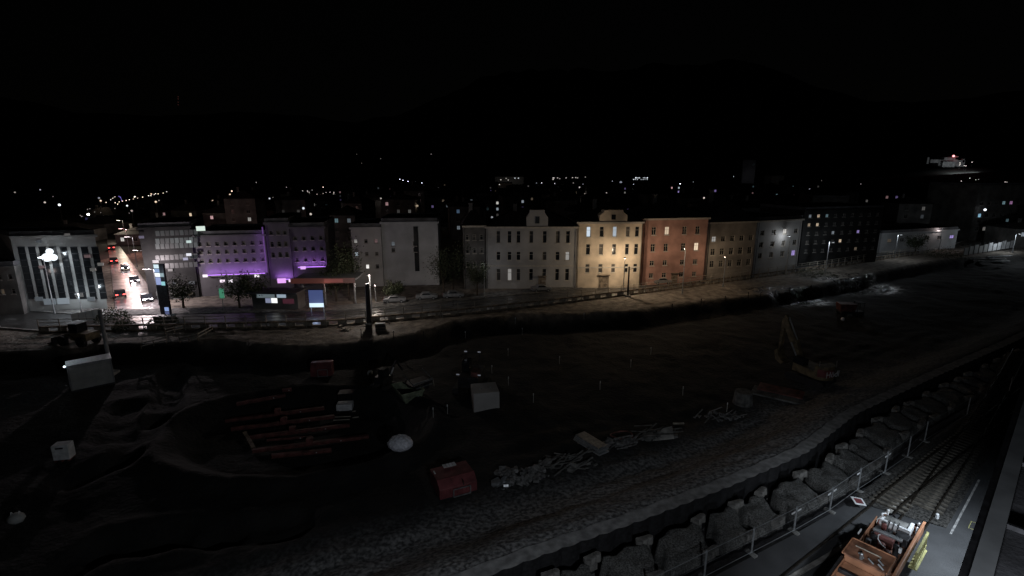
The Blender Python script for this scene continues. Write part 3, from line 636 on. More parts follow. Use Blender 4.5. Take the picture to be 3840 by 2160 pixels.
street_lamp('warm street lamp in front of the orange red house', (35.0, 102.5, .26), 9.3, (1, .74, .50), 620, arm=(0, 1.2), st=.8)
street_lamp('warm dim street lamp between the tan house and the orange red house', (46.0, 109.0, .26), 6.5, (1, .75, .5), 300, arm=(0, 1), st=.8)
p = G(2925, 1032); street_lamp('cool street lamp shining on the grey blue corner house', (p.x, p.y - 2.6, .26), 9.5, (.9, .95, 1), 150, arm=(0, .9), st=1.0)
p = G(3090, 995); street_lamp('cool street lamp before the dark apartment block', (p.x - 5, p.y - 9, .13), 7.5, (.85, .93, 1), 700, arm=(0, -1.5), st=2)
p = G(3300, 965); street_lamp('cool street lamp beside the low pale hall', (p.x + 2, p.y - 3, .13), 7.0, (.85, .93, 1), 550, arm=(0, -1.2), st=2)
p = G(3530, 940); street_lamp('soft pink street lamp at the wall of the low pale hall', (p.x, p.y + 1, .0), 7.0, (1, .82, .78), 180, arm=(0, .6), st=.6)
p = G(1388, 1190); street_lamp('street lamp under the dim grey house, behind the dark mast', (p.x, p.y + 1.2, .13), 7.3, (1, .88, .78), 1500, arm=(0, -1.0), st=3)
p = G(1400, 1145); street_lamp('short warm lamp at the pavement below the dim grey house', (p.x, p.y + 2, .26), 3.4, (1, .85, .75), 200, arm=(0, -.5), st=2.5)
p = G(1760, 1120); street_lamp('faint street lamp at the trees beside the long grey house', (p.x + 3, p.y + 1, .26), 6.5, (.95, .95, 1), 150, arm=(0, 1), st=.5)
t = street_lamp('bright white lamp glowing against the grey office block', (bL[1].x + 6.6, bL[1].y - 1.7, .26), fpt(bL[1], bL[2], 200, 955)[1] - .3, (.82, .92, 1), 420, arm=(0, .4), st=14, r=.9)
p = G(255, 1195); street_lamp('cool lamp over the bright pavement below the office block', (p.x, p.y + 3, .26), 3.5, (.8, .92, 1), 420, arm=(0, -.5), st=2)
# lamps down the side street
for i, (px, py, hh, c, pw, lab) in enumerate([(535, 1150, 7.0, (1, .86, .9), 4300, 'nearest lamp of the side street, above the wet patch'), (500, 1065, 7.5, (1, .84, .84), 2000, 'second lamp up the side street'),
        (470, 1005, 8, (1, .85, .85), 2000, 'third lamp up the side street, past the tail lights'), (448, 960, 8, (1, .5, .45), 2400, 'reddish lamp far up the side street'), (440, 915, 8, (1, .85, .65), 1500, 'last warm lamp at the top of the side street')]):
    p = G(px, py); street_lamp(lab, (p.x + 3.2, p.y, .15), hh, c, pw, arm=(-1.6, 0), st=8, r=.35)
# ------------------------------------------------------------------ cars
def make_car(body, lights=False):
    t = thing('car', 'x', 'car')
    q = MB(); q.prism([(-2.1, .35), (-2.15, .75), (-2.0, .98), (-1.2, 1.03), (-.75, 1.42), (.45, 1.44), (1.15, 1.02), (1.95, .92), (2.12, .7), (2.1, .35)], -.85, .85)
    q.build('body', body, t, bevel=.06)
    q = MB(); q.prism([(-1.08, 1.05), (-.72, 1.36), (.42, 1.38), (1.0, 1.04)], -.862, .862); q.build('window', M['glass'], t)
    for x in (-1.3, 1.3):
        for y in (-.8, .8):
            q = MB(); q.cyl((x, y - .1, .32), (x, y + .1, .32), .32, n=14); wh = q.build('wheel', M['black'], t)
            q = MB(); q.cyl((x, y - .11, .32), (x, y + .11, .32), .18, n=10); q.build('rim', M['steel'], wh)
    for y in (-.6, .6):
        q = MB(); q.bx(2.03, 2.15, y - .2, y + .2, .62, .78); q.build('headlight', em((1, .95, 1), 14) if lights else M['white'], t)
        q = MB(); q.bx(-2.17, -2.06, y - .2, y + .2, .72, .88); q.build('taillight', em((1, .06, .05), 9) if lights else M['red'], t)
    return t
paint1 = mat('dark_car_paint', (.04, .045, .055), .25, .3, var=.1); paint2 = mat('silver_car_paint', (.35, .36, .38), .3, .5, var=.1)
c1 = make_car(paint1, True); c2 = make_car(paint2)
used = set()
def put_car(src, px, py, rz, label, group):
    o = src if src.name not in used else copy_tree(src); used.add(src.name)
    o.location = G(px, py, .14); o.rotation_euler = (0, 0, rz); tag(o, label, None, group); return o
sd = head(G(560, 1160), G(430, 920))
for px, py, b, lab in [(552, 1128, 1, 'car with bright headlights coming down the side street, closest to the site'), (505, 1058, 1, 'car with bright headlights halfway down the side street'),
                       (452, 1112, 0, 'car with red tail lights waiting at the corner by the side street'), (428, 985, 0, 'car with red tail lights driving away up the side street'), (418, 935, 0, 'farthest car with red tail lights up the side street'), (470, 1010, 1, 'car with headlights far up the side street')]:
    put_car(c1, px, py, sd + (math.pi if b else 0), lab, 'cars with their lights on in the side street')
for px, py, lab in [(1600, 1130, 'silver parked car under the bare trees'), (1700, 1124, 'silver parked car next to the dark house'), (2480, 1072, 'silver parked car before the orange red house'), (2570, 1062, 'silver parked car near the tan house'),
                    (1480, 1142, 'silver parked car below the whitish block'), (2030, 1100, 'silver parked car before the long grey house')]:
    p = G(px, py); put_car(c2, px, py - 8, math.atan2(.18, 1), lab, 'parked cars along the street behind the railing')
# headlight glare on the side street
for px, py in [(540, 1120), (495, 1040)]:
    a = G(px, py); light('SPOT', (a.x, a.y, .8), 1500, (1, .9, .95), size=.15, target=(a.x + 12, a.y - 20, -.5), angle=70, name='headlight_beam')
# ------------------------------------------------------------------ railing on its timber and concrete barrier
RP = [p.copy() for p in FP]
rl = thing('safety_railing', 'long steel tube safety railing standing along the street edge above the site', 'railing', (0, 0, 0))
for zz_ in (1.75, 2.25):
    q = MB(); P = resample(RP, 3.0)
    for a, b in zip(P, P[1:]): q.cyl((a.x, a.y, zz_), (b.x, b.y, zz_), .045, n=6)
    q.build('rail', M['palewood'], rl)
P = [p for p in resample(RP, 3.15)]
q = MB(); q.bx(-.06, .06, -.05, .05, 0, 2.3); po = None
for p in P[:100]:
    if po is None: po = q.build('post', M['palewood'], rl); o = po
    else: o = po.copy(); COL.objects.link(o); o.parent = rl
    o.location = (p.x, p.y, 0)
br = thing('site_barrier', 'low barrier of planks and blocks with dark openings under the railing', 'barrier', (0, 0, 0))
for z0, z1, nm in ((-.15, .28, 'bottom_plank'), (.85, 1.12, 'top_plank')):
    q = MB(); P2 = resample(RP, 6.0)
    for a, b in zip(P2, P2[1:]):
        a = Vector((a.x, a.y + .12, (z0 + z1) / 2)); b = Vector((b.x, b.y + .12, (z0 + z1) / 2)); q.bar(a, b, .22, z1 - z0)
    q.build(nm, M['wood'], br)
q = MB(); P2 = resample(RP, 1.35)
for i in range(0, len(P2) - 1, 2):
    a, b = P2[i], P2[i + 1]; q.bar((a.x, a.y + .14, .565), (b.x, b.y + .14, .565), .16, .56)
o = q.build('panel_blocks', M['palewood'], br); o['kind'] = 'stuff'
gr = thing('crash_barrier', 'metal crash barrier running along the street beyond the railing', 'barrier', (0, 0, 0))
q = MB(); P3 = resample(offs(RP, 1.5), 4.0)
for a, b in zip(P3, P3[1:]): q.bar((a.x, a.y, .72), (b.x, b.y, .72), .06, .30)
q.build('beam', M['steel'], gr)
q = MB(); q.bx(-.06, .06, -.05, .05, 0, .58); po = None
for p in P3[:90]:
    if po is None: po = q.build('post', M['steel'], gr); o = po
    else: o = po.copy(); COL.objects.link(o); o.parent = gr
    o.location = (p.x, p.y + .1, 0)
# dark masts in front of the street (their shadows fall towards the site)
for px, py, h, lab in [(2354, 1112, 6.2, 'dark mast at the railing before the cream house'), (1385, 1216, 7.0, 'thick dark mast at the railing below the dim grey house')]:
    p = G(px, py); m_ = thing('mast', lab, 'mast', p)
    q = MB(); r = .20 if px > 2000 else .42; q.cyl((0, 0, -.2), (0, 0, h), r, r * .8, n=12); q.build('pole', M['dsteel'], m_)
    q = MB(); q.bx(-.5, .5, -.5, .5, -.3, .35); q.build('footing', M['concrete'], m_)
    q = MB(); q.cyl((0, 0, h - .6), (1.4, 0, h - .2), .05); q.build('arm', M['dsteel'], m_)
# ------------------------------------------------------------------ things on the lit haul road
p = T(1428, 1240); t = thing('crate', 'dark square crate on the lit earth beside the mast shadow', 'crate', p, R(8))
q = MB(); q.bx(-.75, .75, -.5, .5, 0, 1.25)
q.build('body', M['dsteel'], t); q = MB()
for z in (.15, .62, 1.1): q.bx(-.78, .78, -.56, -.505, z - .06, z + .06)
q.build('slat', M['wood'], t)
p = T(1302, 1240); q = MB()
for i in range(9): q.box((random.uniform(-.8, .8), random.uniform(-.4, .4), .12 + .05 * (i % 3)), (random.uniform(.3, .7), random.uniform(.2, .4), random.uniform(.1, .3)), random.uniform(0, 3), random.uniform(-.4, .4))
o = q.build('scrap_pile', M['palewood']); o.location = p; tag(o, 'small heap of pale scrap on the lit earth', 'scrap heap')
a = T(1268, 1228); b = T(1358, 1208); q = MB(); q.bar(a + Vector((0, 0, .2)), b + Vector((0, 0, .25)), .25, .18); tag(q.build('timber_beam', M['palewood']), 'long pale timber beam lying at the foot of the barrier', 'beam')
for i, (px, py) in enumerate([(1355, 1265), (1478, 1272), (1590, 1272), (1647, 1265), (2520, 1165), (2628, 1145), (2718, 1135), (2805, 1120), (2852, 1118), (2905, 1112), (2960, 1098), (3040, 1092), (1700, 1150)]):
    p = T(px, py); q = MB(); q.bar((0, 0, -.2), (random.uniform(-.1, .1), 0, 1.25), .1, .1); q.mi = 1; q.bx(-.07, .07, -.07, .07, 1.1, 1.35)
    o = q.build('stake', [M['dsteel'], M['dsteel']]); o.location = p
    tag(o, 'short dark stake standing on the edge of the lit haul road', 'stake', 'dark stakes on the edge of the haul road')
for i, (px, py) in enumerate([(1678, 1553), (1845, 1400), (1907, 1445), (2000, 1510), (2098, 1365), (2250, 1462), (2365, 1378), (2560, 1483), (2725, 1545), (1660, 1200), (1745, 1268), (1932, 1215), (2190, 1198), (1625, 1565), (1905, 1335), (2440, 1330), (1958, 1255)]):
    p = T(px, py); q = MB(); q.bar((0, 0, -.2), (random.uniform(-.06, .06), 0, 1.15), .06, .05); q.mi = 1; q.bx(-.04, .04, -.035, .035, .95, 1.2)
    o = q.build('survey_peg', [M['offwhite'], M['white']]); o.location = p
    tag(o, 'thin white survey peg standing upright in the dark pit', 'survey peg', 'white survey pegs in the pit')
# ------------------------------------------------------------------ far corner: hoarding, shed, sheet piles at the street bend
A, B = G(3612, 962), G(3800, 932)
t = thing('site_hoarding', 'pale sheet hoarding with dark posts at the far street bend', 'hoarding', A, head(A, B)); W = (B - A).length; n = 11
for k in range(n):
    q = MB(); q.bx(W * k / n + .12, W * (k + 1) / n - .12, .05, .1, .35, 2.5 + .25 * (k % 3)); q.build('panel', M['white'] if k > 4 else M['offwhite'], t)
    q = MB(); q.bx(W * k / n - .1, W * k / n + .1, -.05, .04, 0, 3.6); q.build('post', M['dsteel'], t)
street_lamp('cool lamp over the pale hoarding at the street bend', (A.x + W * .62, A.y + 7, 0), 6, (.85, .93, 1), 1100, arm=(-.5, -1.5), st=4)
for i, (dx, px, py) in enumerate([(0, 3640, 975), (1, 3670, 985), (2, 3700, 968)]):
    a = T(px, py); b = a + Vector((9, 1.5 * (i - 1), .1)); q = MB(); q.bar(a + Vector((0, 0, .3)), b + Vector((0, 0, .3)), .5, .3)
    tag(q.build('steel_girder', M['steel']), 'pale steel girder lying on wet ground near the far hoarding', 'girder', 'girders near the far hoarding')
for px, py, s_ in [(3654, 980, .5), (3718, 972, .6), (3160, 1205, .35)]:
    p = T(px, py); q = MB(); q.ball((0, 0, .4), s_, jit=.15); o = q.build('plastic_bag', M['tarp'], smooth=True); o.location = p; tag(o, 'small bright plastic bag on the dark ground near the street bend', 'bag', 'plastic bags on the ground')
p = G(3835, 925); t = thing('site_cabin', 'dark site cabin at the end of the pale hoarding', 'cabin', p, R(20))
q = MB(); q.bx(-1, 6, -2, 3, 0, 4.2); q.build('body', M['dark_wall'], t); q = MB(); q.bx(-1.2, 6.2, -2.2, 3.2, 4.203, 4.4); q.build('roof', M['flat_roof'], t); q = MB(); q.bx(.5, 1.5, -2.06, -2.005, 0, 2.1); q.build('door', M['dsteel'], t)
p = T(3175, 1182, 0); t = thing('dumper', 'small orange red dumper standing in the dark past the excavator', 'dumper', p, R(-10))
q = MB(); q.prism([(-1.6, 1.0), (-1.8, 2.4), (1.2, 2.4), (.9, 1.0)], -1.1, 1.1); q.build('skip', M['rust'], t, bevel=.05)
q = MB(); q.bx(-1.5, 2.6, -.9, .9, .6, 1.0); q.build('chassis', M['dsteel'], t)
for x in (-1.0, 1.9):
    for y in (-1.05, 1.05): q = MB(); q.cyl((x, y - .18, .55), (x, y + .18, .55), .55, n=14); q.build('wheel', M['black'], t)
q = MB()
for x, y in ((1.4, -.8), (2.5, -.8), (1.4, .8), (2.5, .8)): q.bar((x, y, 1), (x, y, 2.7), .07)
q.bx(1.3, 2.6, -.85, .85, 2.703, 2.78); q.build('roll_frame', M['dsteel'], t)
# white hoarding near the container
A, B = G(275, 1219), G(378, 1198); W = (B - A).length; t = thing('fence_panel', 'row of grey white hoarding boards behind the container', 'hoarding', A, head(A, B))
q = MB(); q.bx(0, W, 0, .06, .1, 1.9); q.build('board', M['offwhite'], t)
for k in range(5): q = MB(); q.bx(W * k / 4 - .06, W * k / 4 + .06, -.08, -.005, 0, 2.0); q.build('post', M['steel'], t)
# timber guard rails at the ramp
def guard(a, b, label):
    a = T(*a); b = T(*b); t = thing('timber_guard_rail', label, 'guard rail', a, head(a, b)); L = (b - a).length; dz = b.z - a.z
    n = max(2, int(L / 2.4))
    for k in range(n + 1): x = L * k / n; q = MB(); q.bx(x - .06, x + .06, .04, .14, -.4 + dz * k / n, 1.1 + dz * k / n); q.build('post', M['wood'], t)
    for z in (.55, 1.0): q = MB(); q.bar((0, 0, z), (L, 0, z + dz), .05, .16); q.build('rail', M['palewood'], t)
guard((676, 1290), (742, 1278), 'low timber guard rail running from the square post along the ramp')
guard((745, 1276), (800, 1245), 'timber guard rail climbing the ramp up to the street')
guard((530, 1312), (622, 1290), 'lowest timber guard rail, nearest the container')
guard((622, 1258), (690, 1242), 'upper timber guard rail behind the ramp')
# ------------------------------------------------------------------ the site container and the machine behind it
a = T(288, 1470); b = T(395, 1432)
a = T(268, 1474); t = thing('site_container', 'pale grey site container with closed flat front beside a tall pole', 'container', a, R(41.5)); W = 4.5
hC = 3.4
q = MB(); q.bx(0, W, 0, 2.4, .25, hC); q.build('body', M['offwhite'], t, bevel=.03)
q = MB(); q.bx(-.05, W + .05, -.06, 2.45, hC + .003, hC + .2); q.build('roof', M['steel'], t, bevel=.02)
q = MB(); q.bx(0, W, -.03, 2.4, 0, .247); q.build('skid', M['dsteel'], t)
q = MB(); q.bx(.15, W - .15, -.05, -.005, .35, hC - .35); q.build('door', M['offwhite'], t, bevel=.01)
for x in (.1, W - .1): q = MB(); q.bx(x - .08, x + .08, -.07, -.005, .3, hC - .03); q.build('corner_post', M['cladding'], t)
for y in (.6, 1.7): q = MB(); q.bx(-.05, -.005, y - .4, y + .4, .6, 2.2); q.build('side_panel', M['cladding'], t)
q = MB(); q.ball((-.15, -.15, hC + .25), .13); lp_ = q.build('lamp', em((.75, .85, 1), 3), t)
p = T(418, 1402); mt_ = thing('lighting_mast', 'tall dark mast rising beside the site container', 'mast', p)
q = MB(); q.cyl((0, 0, -.3), (0, 0, 9.2), .26, .22, n=12); q.build('pole', M['cladding'], mt_)
q = MB(); q.bx(-.7, .7, -.7, .7, -.4, .35); q.build('footing', M['concrete'], mt_)
for k, (px, py) in enumerate([(420, 1406), (421, 1420)]):
    p = T(428 , 1432); 
    q = MB(); q.cyl((0, -.06, 0), (0, .06, 0), .2, n=14); q.mi = 1; q.bar((0, 0, -.25), (0, 0, -1.2 + .5 * k), .05)
    o = q.build('round_sign', [M['white'], M['steel']]); o.location = (p.x, p.y - .1, p.z + 1.9 - .55 * k); tag(o, ['upper', 'lower'][k] + ' small round white sign plate beside the tall mast', 'sign')
# loader behind the container
p = T(300, 1290); t = thing('wheel_loader', 'dark yellow wheel loader parked behind the site container', 'loader', p, R(170))
q = MB(); q.bx(-2.6, .2, -1.1, 1.1, .9, 2.0); q.build('body', M['dyellow'], t, bevel=.08)
q = MB(); q.bx(-.9, .6, -.8, .8, 2.003, 3.3); cb = q.build('cab', M['glass'], t, bevel=.05)
q = MB(); q.bx(-1, .7, -.9, .9, 3.303, 3.42); q.build('roof', M['white'], cb)
for x in (-1.7, 1.5):
    for y in (-1.1, 1.1): q = MB(); q.cyl((x, y - .25, .75), (x, y + .25, .75), .75, n=16); q.build('wheel', M['black'], t)
q = MB(); q.bar((.4, .5, 1.7), (3.2, .5, .8), .2, .35); q.bar((.4, -.5, 1.7), (3.2, -.5, .8), .2, .35); q.build('lift_arm', M['dyellow'], t)
q = MB(); q.prism([(3.1, .25), (4.2, .2), (4.1, .35), (3.4, .5), (3.35, 1.1), (3.1, 1.2)], -1.3, 1.3); q.build('bucket', M['dsteel'], t)
light('POINT', (0, -6, 7), 60, (.8, .9, 1), t, size=.3, name='work_light')
# pale boxes on the ground at the near side of the pit
p = T(245, 1722); t = thing('water_tank', 'upright white box tank standing alone beside the dark trench', 'tank', p, R(12))
q = MB(); q.bx(-.7, .7, -.5, .5, .18, 1.7); q.build('body', M['white'], t, bevel=.06); q = MB(); q.bx(-.35, .3, -.52, -.503, 1.35, 1.5); q.build('handle', M['dsteel'], t)
q = MB()
for x in (-.55, 0, .55): q.bx(x - .08, x + .08, -.5, .5, 0, .177)
q.build('pallet', M['rust'], t)
p = T(66, 1962); t = thing('bulk_bag', 'grey white bulk bag sitting near the curved earth bank', 'bag', p, R(20))
q = MB(); q.ball((0, 0, .45), .6, n=12, sq=(1, .8, .75), jit=.08); q.build('body', M['offwhite'], t, smooth=True); q = MB()
for x in (-.25, .25): q.tube([(x, -.1, .85), (x, 0, 1.05), (x, .15, .85)], .03)
q.build('handle', M['white'], t)
a = G(-40, 1800); a = T(-30, 1935); t = thing('yellow_cabin', 'yellow machine cabin cut off by the picture edge', 'machine', (a.x - .9, a.y, a.z), R(15))
q = MB(); q.bx(-1.6, .8, -1, 1, .5, 2.6); q.build('body', M['yellow'], t, bevel=.05); q = MB(); q.bx(-1.4, .6, -1.05, -1.005, 1.5, 2.4); q.build('window', M['glass'], t); q = MB(); q.bx(-1.7, .9, -.95, .95, 0, .497); q.build('track', M['black'], t)
q = MB(); q.bx(-1.7, .9, -1.1, 1.1, 2.603, 2.75); q.build('roof', M['white'], t)
# ================================================================== THE PIT
def on(px, py): return T(px, py)
# green skip
def skip(label, a, rz, L, W, Hh, m, name='skip_container'):
    t = thing(name, label, 'skip', a, rz)
    b = .55; vb = [(b, .1, 0), (L - b, .1, 0), (L - b, W - .1, 0), (b, W - .1, 0)]; vt = [(0, 0, Hh), (L, 0, Hh), (L, W, Hh), (0, W, Hh)]; k = .07
    vi = [(k, k, Hh), (L - k, k, Hh), (L - k, W - k, Hh), (k, W - k, Hh)]; vf = [(b + k, .17, .12), (L - b - k, .17, .12), (L - b - k, W - .17, .12), (b + k, W - .17, .12)]
    q = MB(); q.add(vb + vt + vi + vf, [(0, 1, 2, 3)] + [(i, (i + 1) % 4, 4 + (i + 1) % 4, 4 + i) for i in range(4)] + [(4 + i, 4 + (i + 1) % 4, 8 + (i + 1) % 4, 8 + i) for i in range(4)]
          + [(8 + i, 8 + (i + 1) % 4, 12 + (i + 1) % 4, 12 + i) for i in range(4)] + [(12, 13, 14, 15)])
    q.build('body', m, t)
    q = MB()
    for y in (-.06, W + .0): q.bx(0, L, y, y + .06, Hh - .12, Hh + .02)
    q.bx(-.06, -.003, 0, W, Hh - .12, Hh + .02); q.bx(L + .003, L + .06, 0, W, Hh - .12, Hh + .02); q.build('rim', m, t)
    for x in (L * .3, L * .7):
        for y in (-.18, W + .06): q = MB(); q.cyl((x, y, Hh * .62), (x, y + .12, Hh * .62), .07); q.build('lifting_lug', M['steel'], t)
    for x in (L * .25, L * .75): q = MB(); q.bx(x - .05, x + .05, -.05, .08, .2, Hh - .13); q.build('rib', m, t)
    return t
a = on(1509, 1527); b = on(1568, 1500); skip('open green skip with sloping ends, its corner turned to the camera', a, head(a, on(1440, 1485)) - math.pi / 2 - .25, 2.9, 3.7, 1.6, M['green'])
# dark trailer with pale side bars
a = on(1550, 1478); b = on(1624, 1470); t = thing('flatbed_trailer', 'low dark trailer with pale side bars behind the green skip', 'trailer', a, head(a, b)); L = (b - a).length
q = MB(); q.bx(0, L, -.02, .1, 1.05, 1.25); q.build('side_bar', M['steel'], t); q = MB(); q.bx(.4, L - .2, -.08, .03, .5, .62); q.build('lower_bar', M['steel'], t)
q = MB(); q.bx(0, L, .12, 2.2, .75, .9); q.build('bed', M['dsteel'], t)
for x in (.05, L - .1): q = MB(); q.bar((x, .1, 1.2), (x - .0, 2.2, 1.9), .1); q.build('rail', M['steel'], t)
for x in (.8, L - .8):
    for y in (.3, 1.9): q = MB(); q.cyl((x, y - .12, .38), (x, y + .12, .38), .38, n=14); q.build('wheel', M['black'], t)
q = MB(); q.bar((L, .05, 1.0), (L + .15, 0, .1), .07); q.build('leg', M['palewood'], t)
# small digger behind with a pale hydraulic rod
a = on(1440, 1450); t = thing('mini_digger', 'small dark digger whose pale rod catches the light behind the green skip', 'excavator', a, R(60))
q = MB(); q.bx(-.9, .9, -.8, .8, .65, 1.5); q.build('body', M['dsteel'], t, bevel=.05); q = MB(); q.bx(-.5, .5, -.5, .4, 1.503, 2.5); q.build('cab', M['glass'], t)
for y in (-.85, .85): q = MB(); q.prism([(-1.2, .25), (-1, 0), (1, 0), (1.2, .25), (1, .55), (-1, .55)], y - .2, y + .2); q.build('track', M['black'], t)
q = MB(); q.bar((.8, 0, 1.2), (2.2, -.2, 2.8), .22); q.bar((2.2, -.2, 2.8), (3.2, -.3, 1.2), .18); q.build('boom', M['dsteel'], t)
q = MB(); q.bar((.7, -.35, 1.0), (1.5, -.4, 2.2), .12); q.build('hydraulic_rod', M['white'], t)
p = on(1388, 1408); q = MB(); q.ball((0, 0, .35), .42, jit=.12); o = q.build('sack', M['offwhite'], smooth=True); o.location = p; tag(o, 'round pale sack on the ground beside the small digger', 'sack')
# crawler drill rig with the counterweight block
a = on(1777, 1547); b = on(1873, 1530); t = thing('concrete_block', 'large pale concrete ballast block standing next to the dark drilling rig', 'block', a, head(a, b)); L = (b - a).length
q = MB(); q.bx(0, L, 0, 3.0, -.1, 2.35); q.build('body', M['plaster'], t, bevel=.05)
for x in (L * .3, L * .7): q = MB(); q.tube([(x - .15, 1, 2.3), (x - .15, 1, 2.6), (x + .15, 1, 2.6), (x + .15, 1, 2.3)], .03); q.build('lifting_eye', M['steel'], t)
a = on(1770, 1460); t = thing('drilling_rig', 'dark crawler drilling rig with four small white reflectors and a red mast foot', 'drilling rig', a, R(82))
q = MB(); q.bx(-2.2, 2.2, -1.3, 1.3, 1.1, 2.5); q.build('body', M['dsteel'], t, bevel=.06)
for y in (-1.6, 1.6): q = MB(); q.prism([(-2.6, .5), (-2.2, 0), (2.2, 0), (2.6, .5), (2.2, 1.0), (-2.2, 1.0)], y - .35, y + .35); q.build('track', M['black'], t)
q = MB(); q.bx(-.2, 1.4, .3, 1.25, 2.503, 3.8); q.build('cab', M['glass'], t, bevel=.05)
q = MB(); q.bar((-1.6, -.9, 2.3), (-2.7, -.9, 1.0), .25, .4); q.bar((-1.6, -.5, 2.3), (-2.7, -.5, 1.0), .12); q.build('mast_foot', M['rust'], t)
q = MB(); q.bx(-1.9, -.4, -1.2, -.3, 2.503, 3.1); q.build('engine_cover', M['rust'], t)
q = MB(); q.bar((2.1, -.6, 2.6), (2.1, -.6, 4.3), .12); q.bar((2.1, 1.2, 2.6), (2.1, 1.2, 4.3), .12); q.bar((2.1, -.7, 4.3), (2.1, 1.3, 4.3), .12); q.build('guard_frame', M['dsteel'], t)
for x, y, z in ((1.98, -.6, 4.4), (1.98, 1.2, 4.4), (-2.25, 1.25, 2.9), (-2.25, -1.45, 2.95)): q = MB(); q.bx(x - .06, x - .003, y - .18, y + .18, z - .06, z + .08); q.build('reflector', em((.8, .85, 1), .12), t)  # faint emission stands in for light thrown back by the reflectors
# big excavator
p = on(3035, 1428)
t = thing('excavator', 'large crawler excavator with raised arm and red band with white lettering on its rear', 'excavator', (p.x, p.y, zz(p.x, p.y)), math.atan2(.84, -.54))
for y in (-1.35, 1.35):
    q = MB(); q.prism([(-2.6, .5), (-2.2, 0), (2.2, 0), (2.6, .5), (2.25, .95), (-2.25, .95)], y - .34, y + .34); tr = q.build('track', M['black'], t, bevel=.04)
    for x in (-2.05, -1, 0, 1, 2.05): q = MB(); q.cyl((x, y - .36, .45), (x, y + .36, .45), .3, n=10); q.build('roller', M['dsteel'], tr)
q = MB(); q.bx(-.9, .9, -1, 1, .5, 1.1); q.build('undercarriage', M['dsteel'], t)
q = MB(); n = 10; prof = [(-1.6, -1.45)] + [(-1.6 - 1.35 * math.cos(th), 1.45 * math.sin(th)) for th in np.linspace(-1.25, 1.25, n)] + [(-1.6, 1.45)]
vs = [(x, y, z) for z in (1.15, 3.0) for x, y in prof]; m_ = len(prof); q.add(vs, [tuple(range(m_))[::-1], tuple(range(m_, 2 * m_))] + [(i, (i + 1) % m_, m_ + (i + 1) % m_, m_ + i) for i in range(m_)])
cw = q.build('counterweight', M['dyellow'], t, bevel=.06)
q = MB(); vs = [(x - (.02 if i not in (0, m_ - 1) else 0), y * 1.01, z) for z in (1.6, 2.6) for i, (x, y) in enumerate(prof)][0:]
q.add(vs, [(i, i + 1, m_ + i + 1, m_ + i) for i in range(1, m_ - 2)]); q.build('red_band', M['red'], cw)
fc = bpy.data.curves.new('lettering', 'FONT'); fc.body = 'Hödl'; fc.size = 1.15; fc.extrude = .01; fc.align_x = 'CENTER'; fc.align_y = 'CENTER'
fc.materials.append(M['white']); fo_ = bpy.data.objects.new('lettering_source', fc); COL.objects.link(fo_); bpy.context.view_layer.update()
me_ = bpy.data.meshes.new_from_object(fo_.evaluated_get(bpy.context.evaluated_depsgraph_get())); bpy.data.objects.remove(fo_); fo = link('lettering', me_, cw)
fo.location = (-2.985, -.15, 2.0); fo.rotation_euler = (math.pi / 2, 0, -math.pi / 2)
q = MB(); q.bx(-1.597, 1.7, -1.4, 1.4, 1.15, 2.2); q.build('body', M['dyellow'], t, bevel=.06)
q = MB(); q.bx(.1, 1.7, .45, 1.4, 2.203, 3.1); q.build('cab', M['glass'], t, bevel=.05)
for hx, hy in ((-2.6, -1.1), (-2.0, 1.1)): q = MB(); q.bar((hx, hy, 2.75), (hx, hy, 3.6), .05); q.build('handrail', M['steel'], t)
q = MB(); q.prism([(1.0, 1.7), (1.5, 1.6), (3.4, 4.2), (4.9, 6.6), (4.6, 7.2), (4.2, 7.1), (2.6, 5.0)], -.28, .28); q.build('boom', M['dyellow'], t, bevel=.03)
q = MB(); q.prism([(4.2, 7.5), (4.7, 7.9), (5.2, 7.0), (5.3, 2.8), (5.0, 2.7), (4.6, 6.4)], -.24, .24); q.build('stick', M['dyellow'], t, bevel=.03)
q = MB(); q.cyl((2.6, 0, 4.9), (4.3, 0, 7.6), .1); q.cyl((1.5, .35, 1.8), (3.2, .35, 4.4), .1); q.build('hydraulic_rod', M['steel'], t)
q = MB(); q.prism([(5.1, 2.9), (5.5, 2.5), (5.2, 1.3), (4.2, .9), (3.6, 1.4), (4.3, 1.5), (4.8, 2.0)], -.65, .65); q.build('bucket', M['dyellow'], t, bevel=.03)
for o in t.children:
    if not o.name.startswith(('track', 'undercarriage')): o.rotation_euler.z = -R(13)
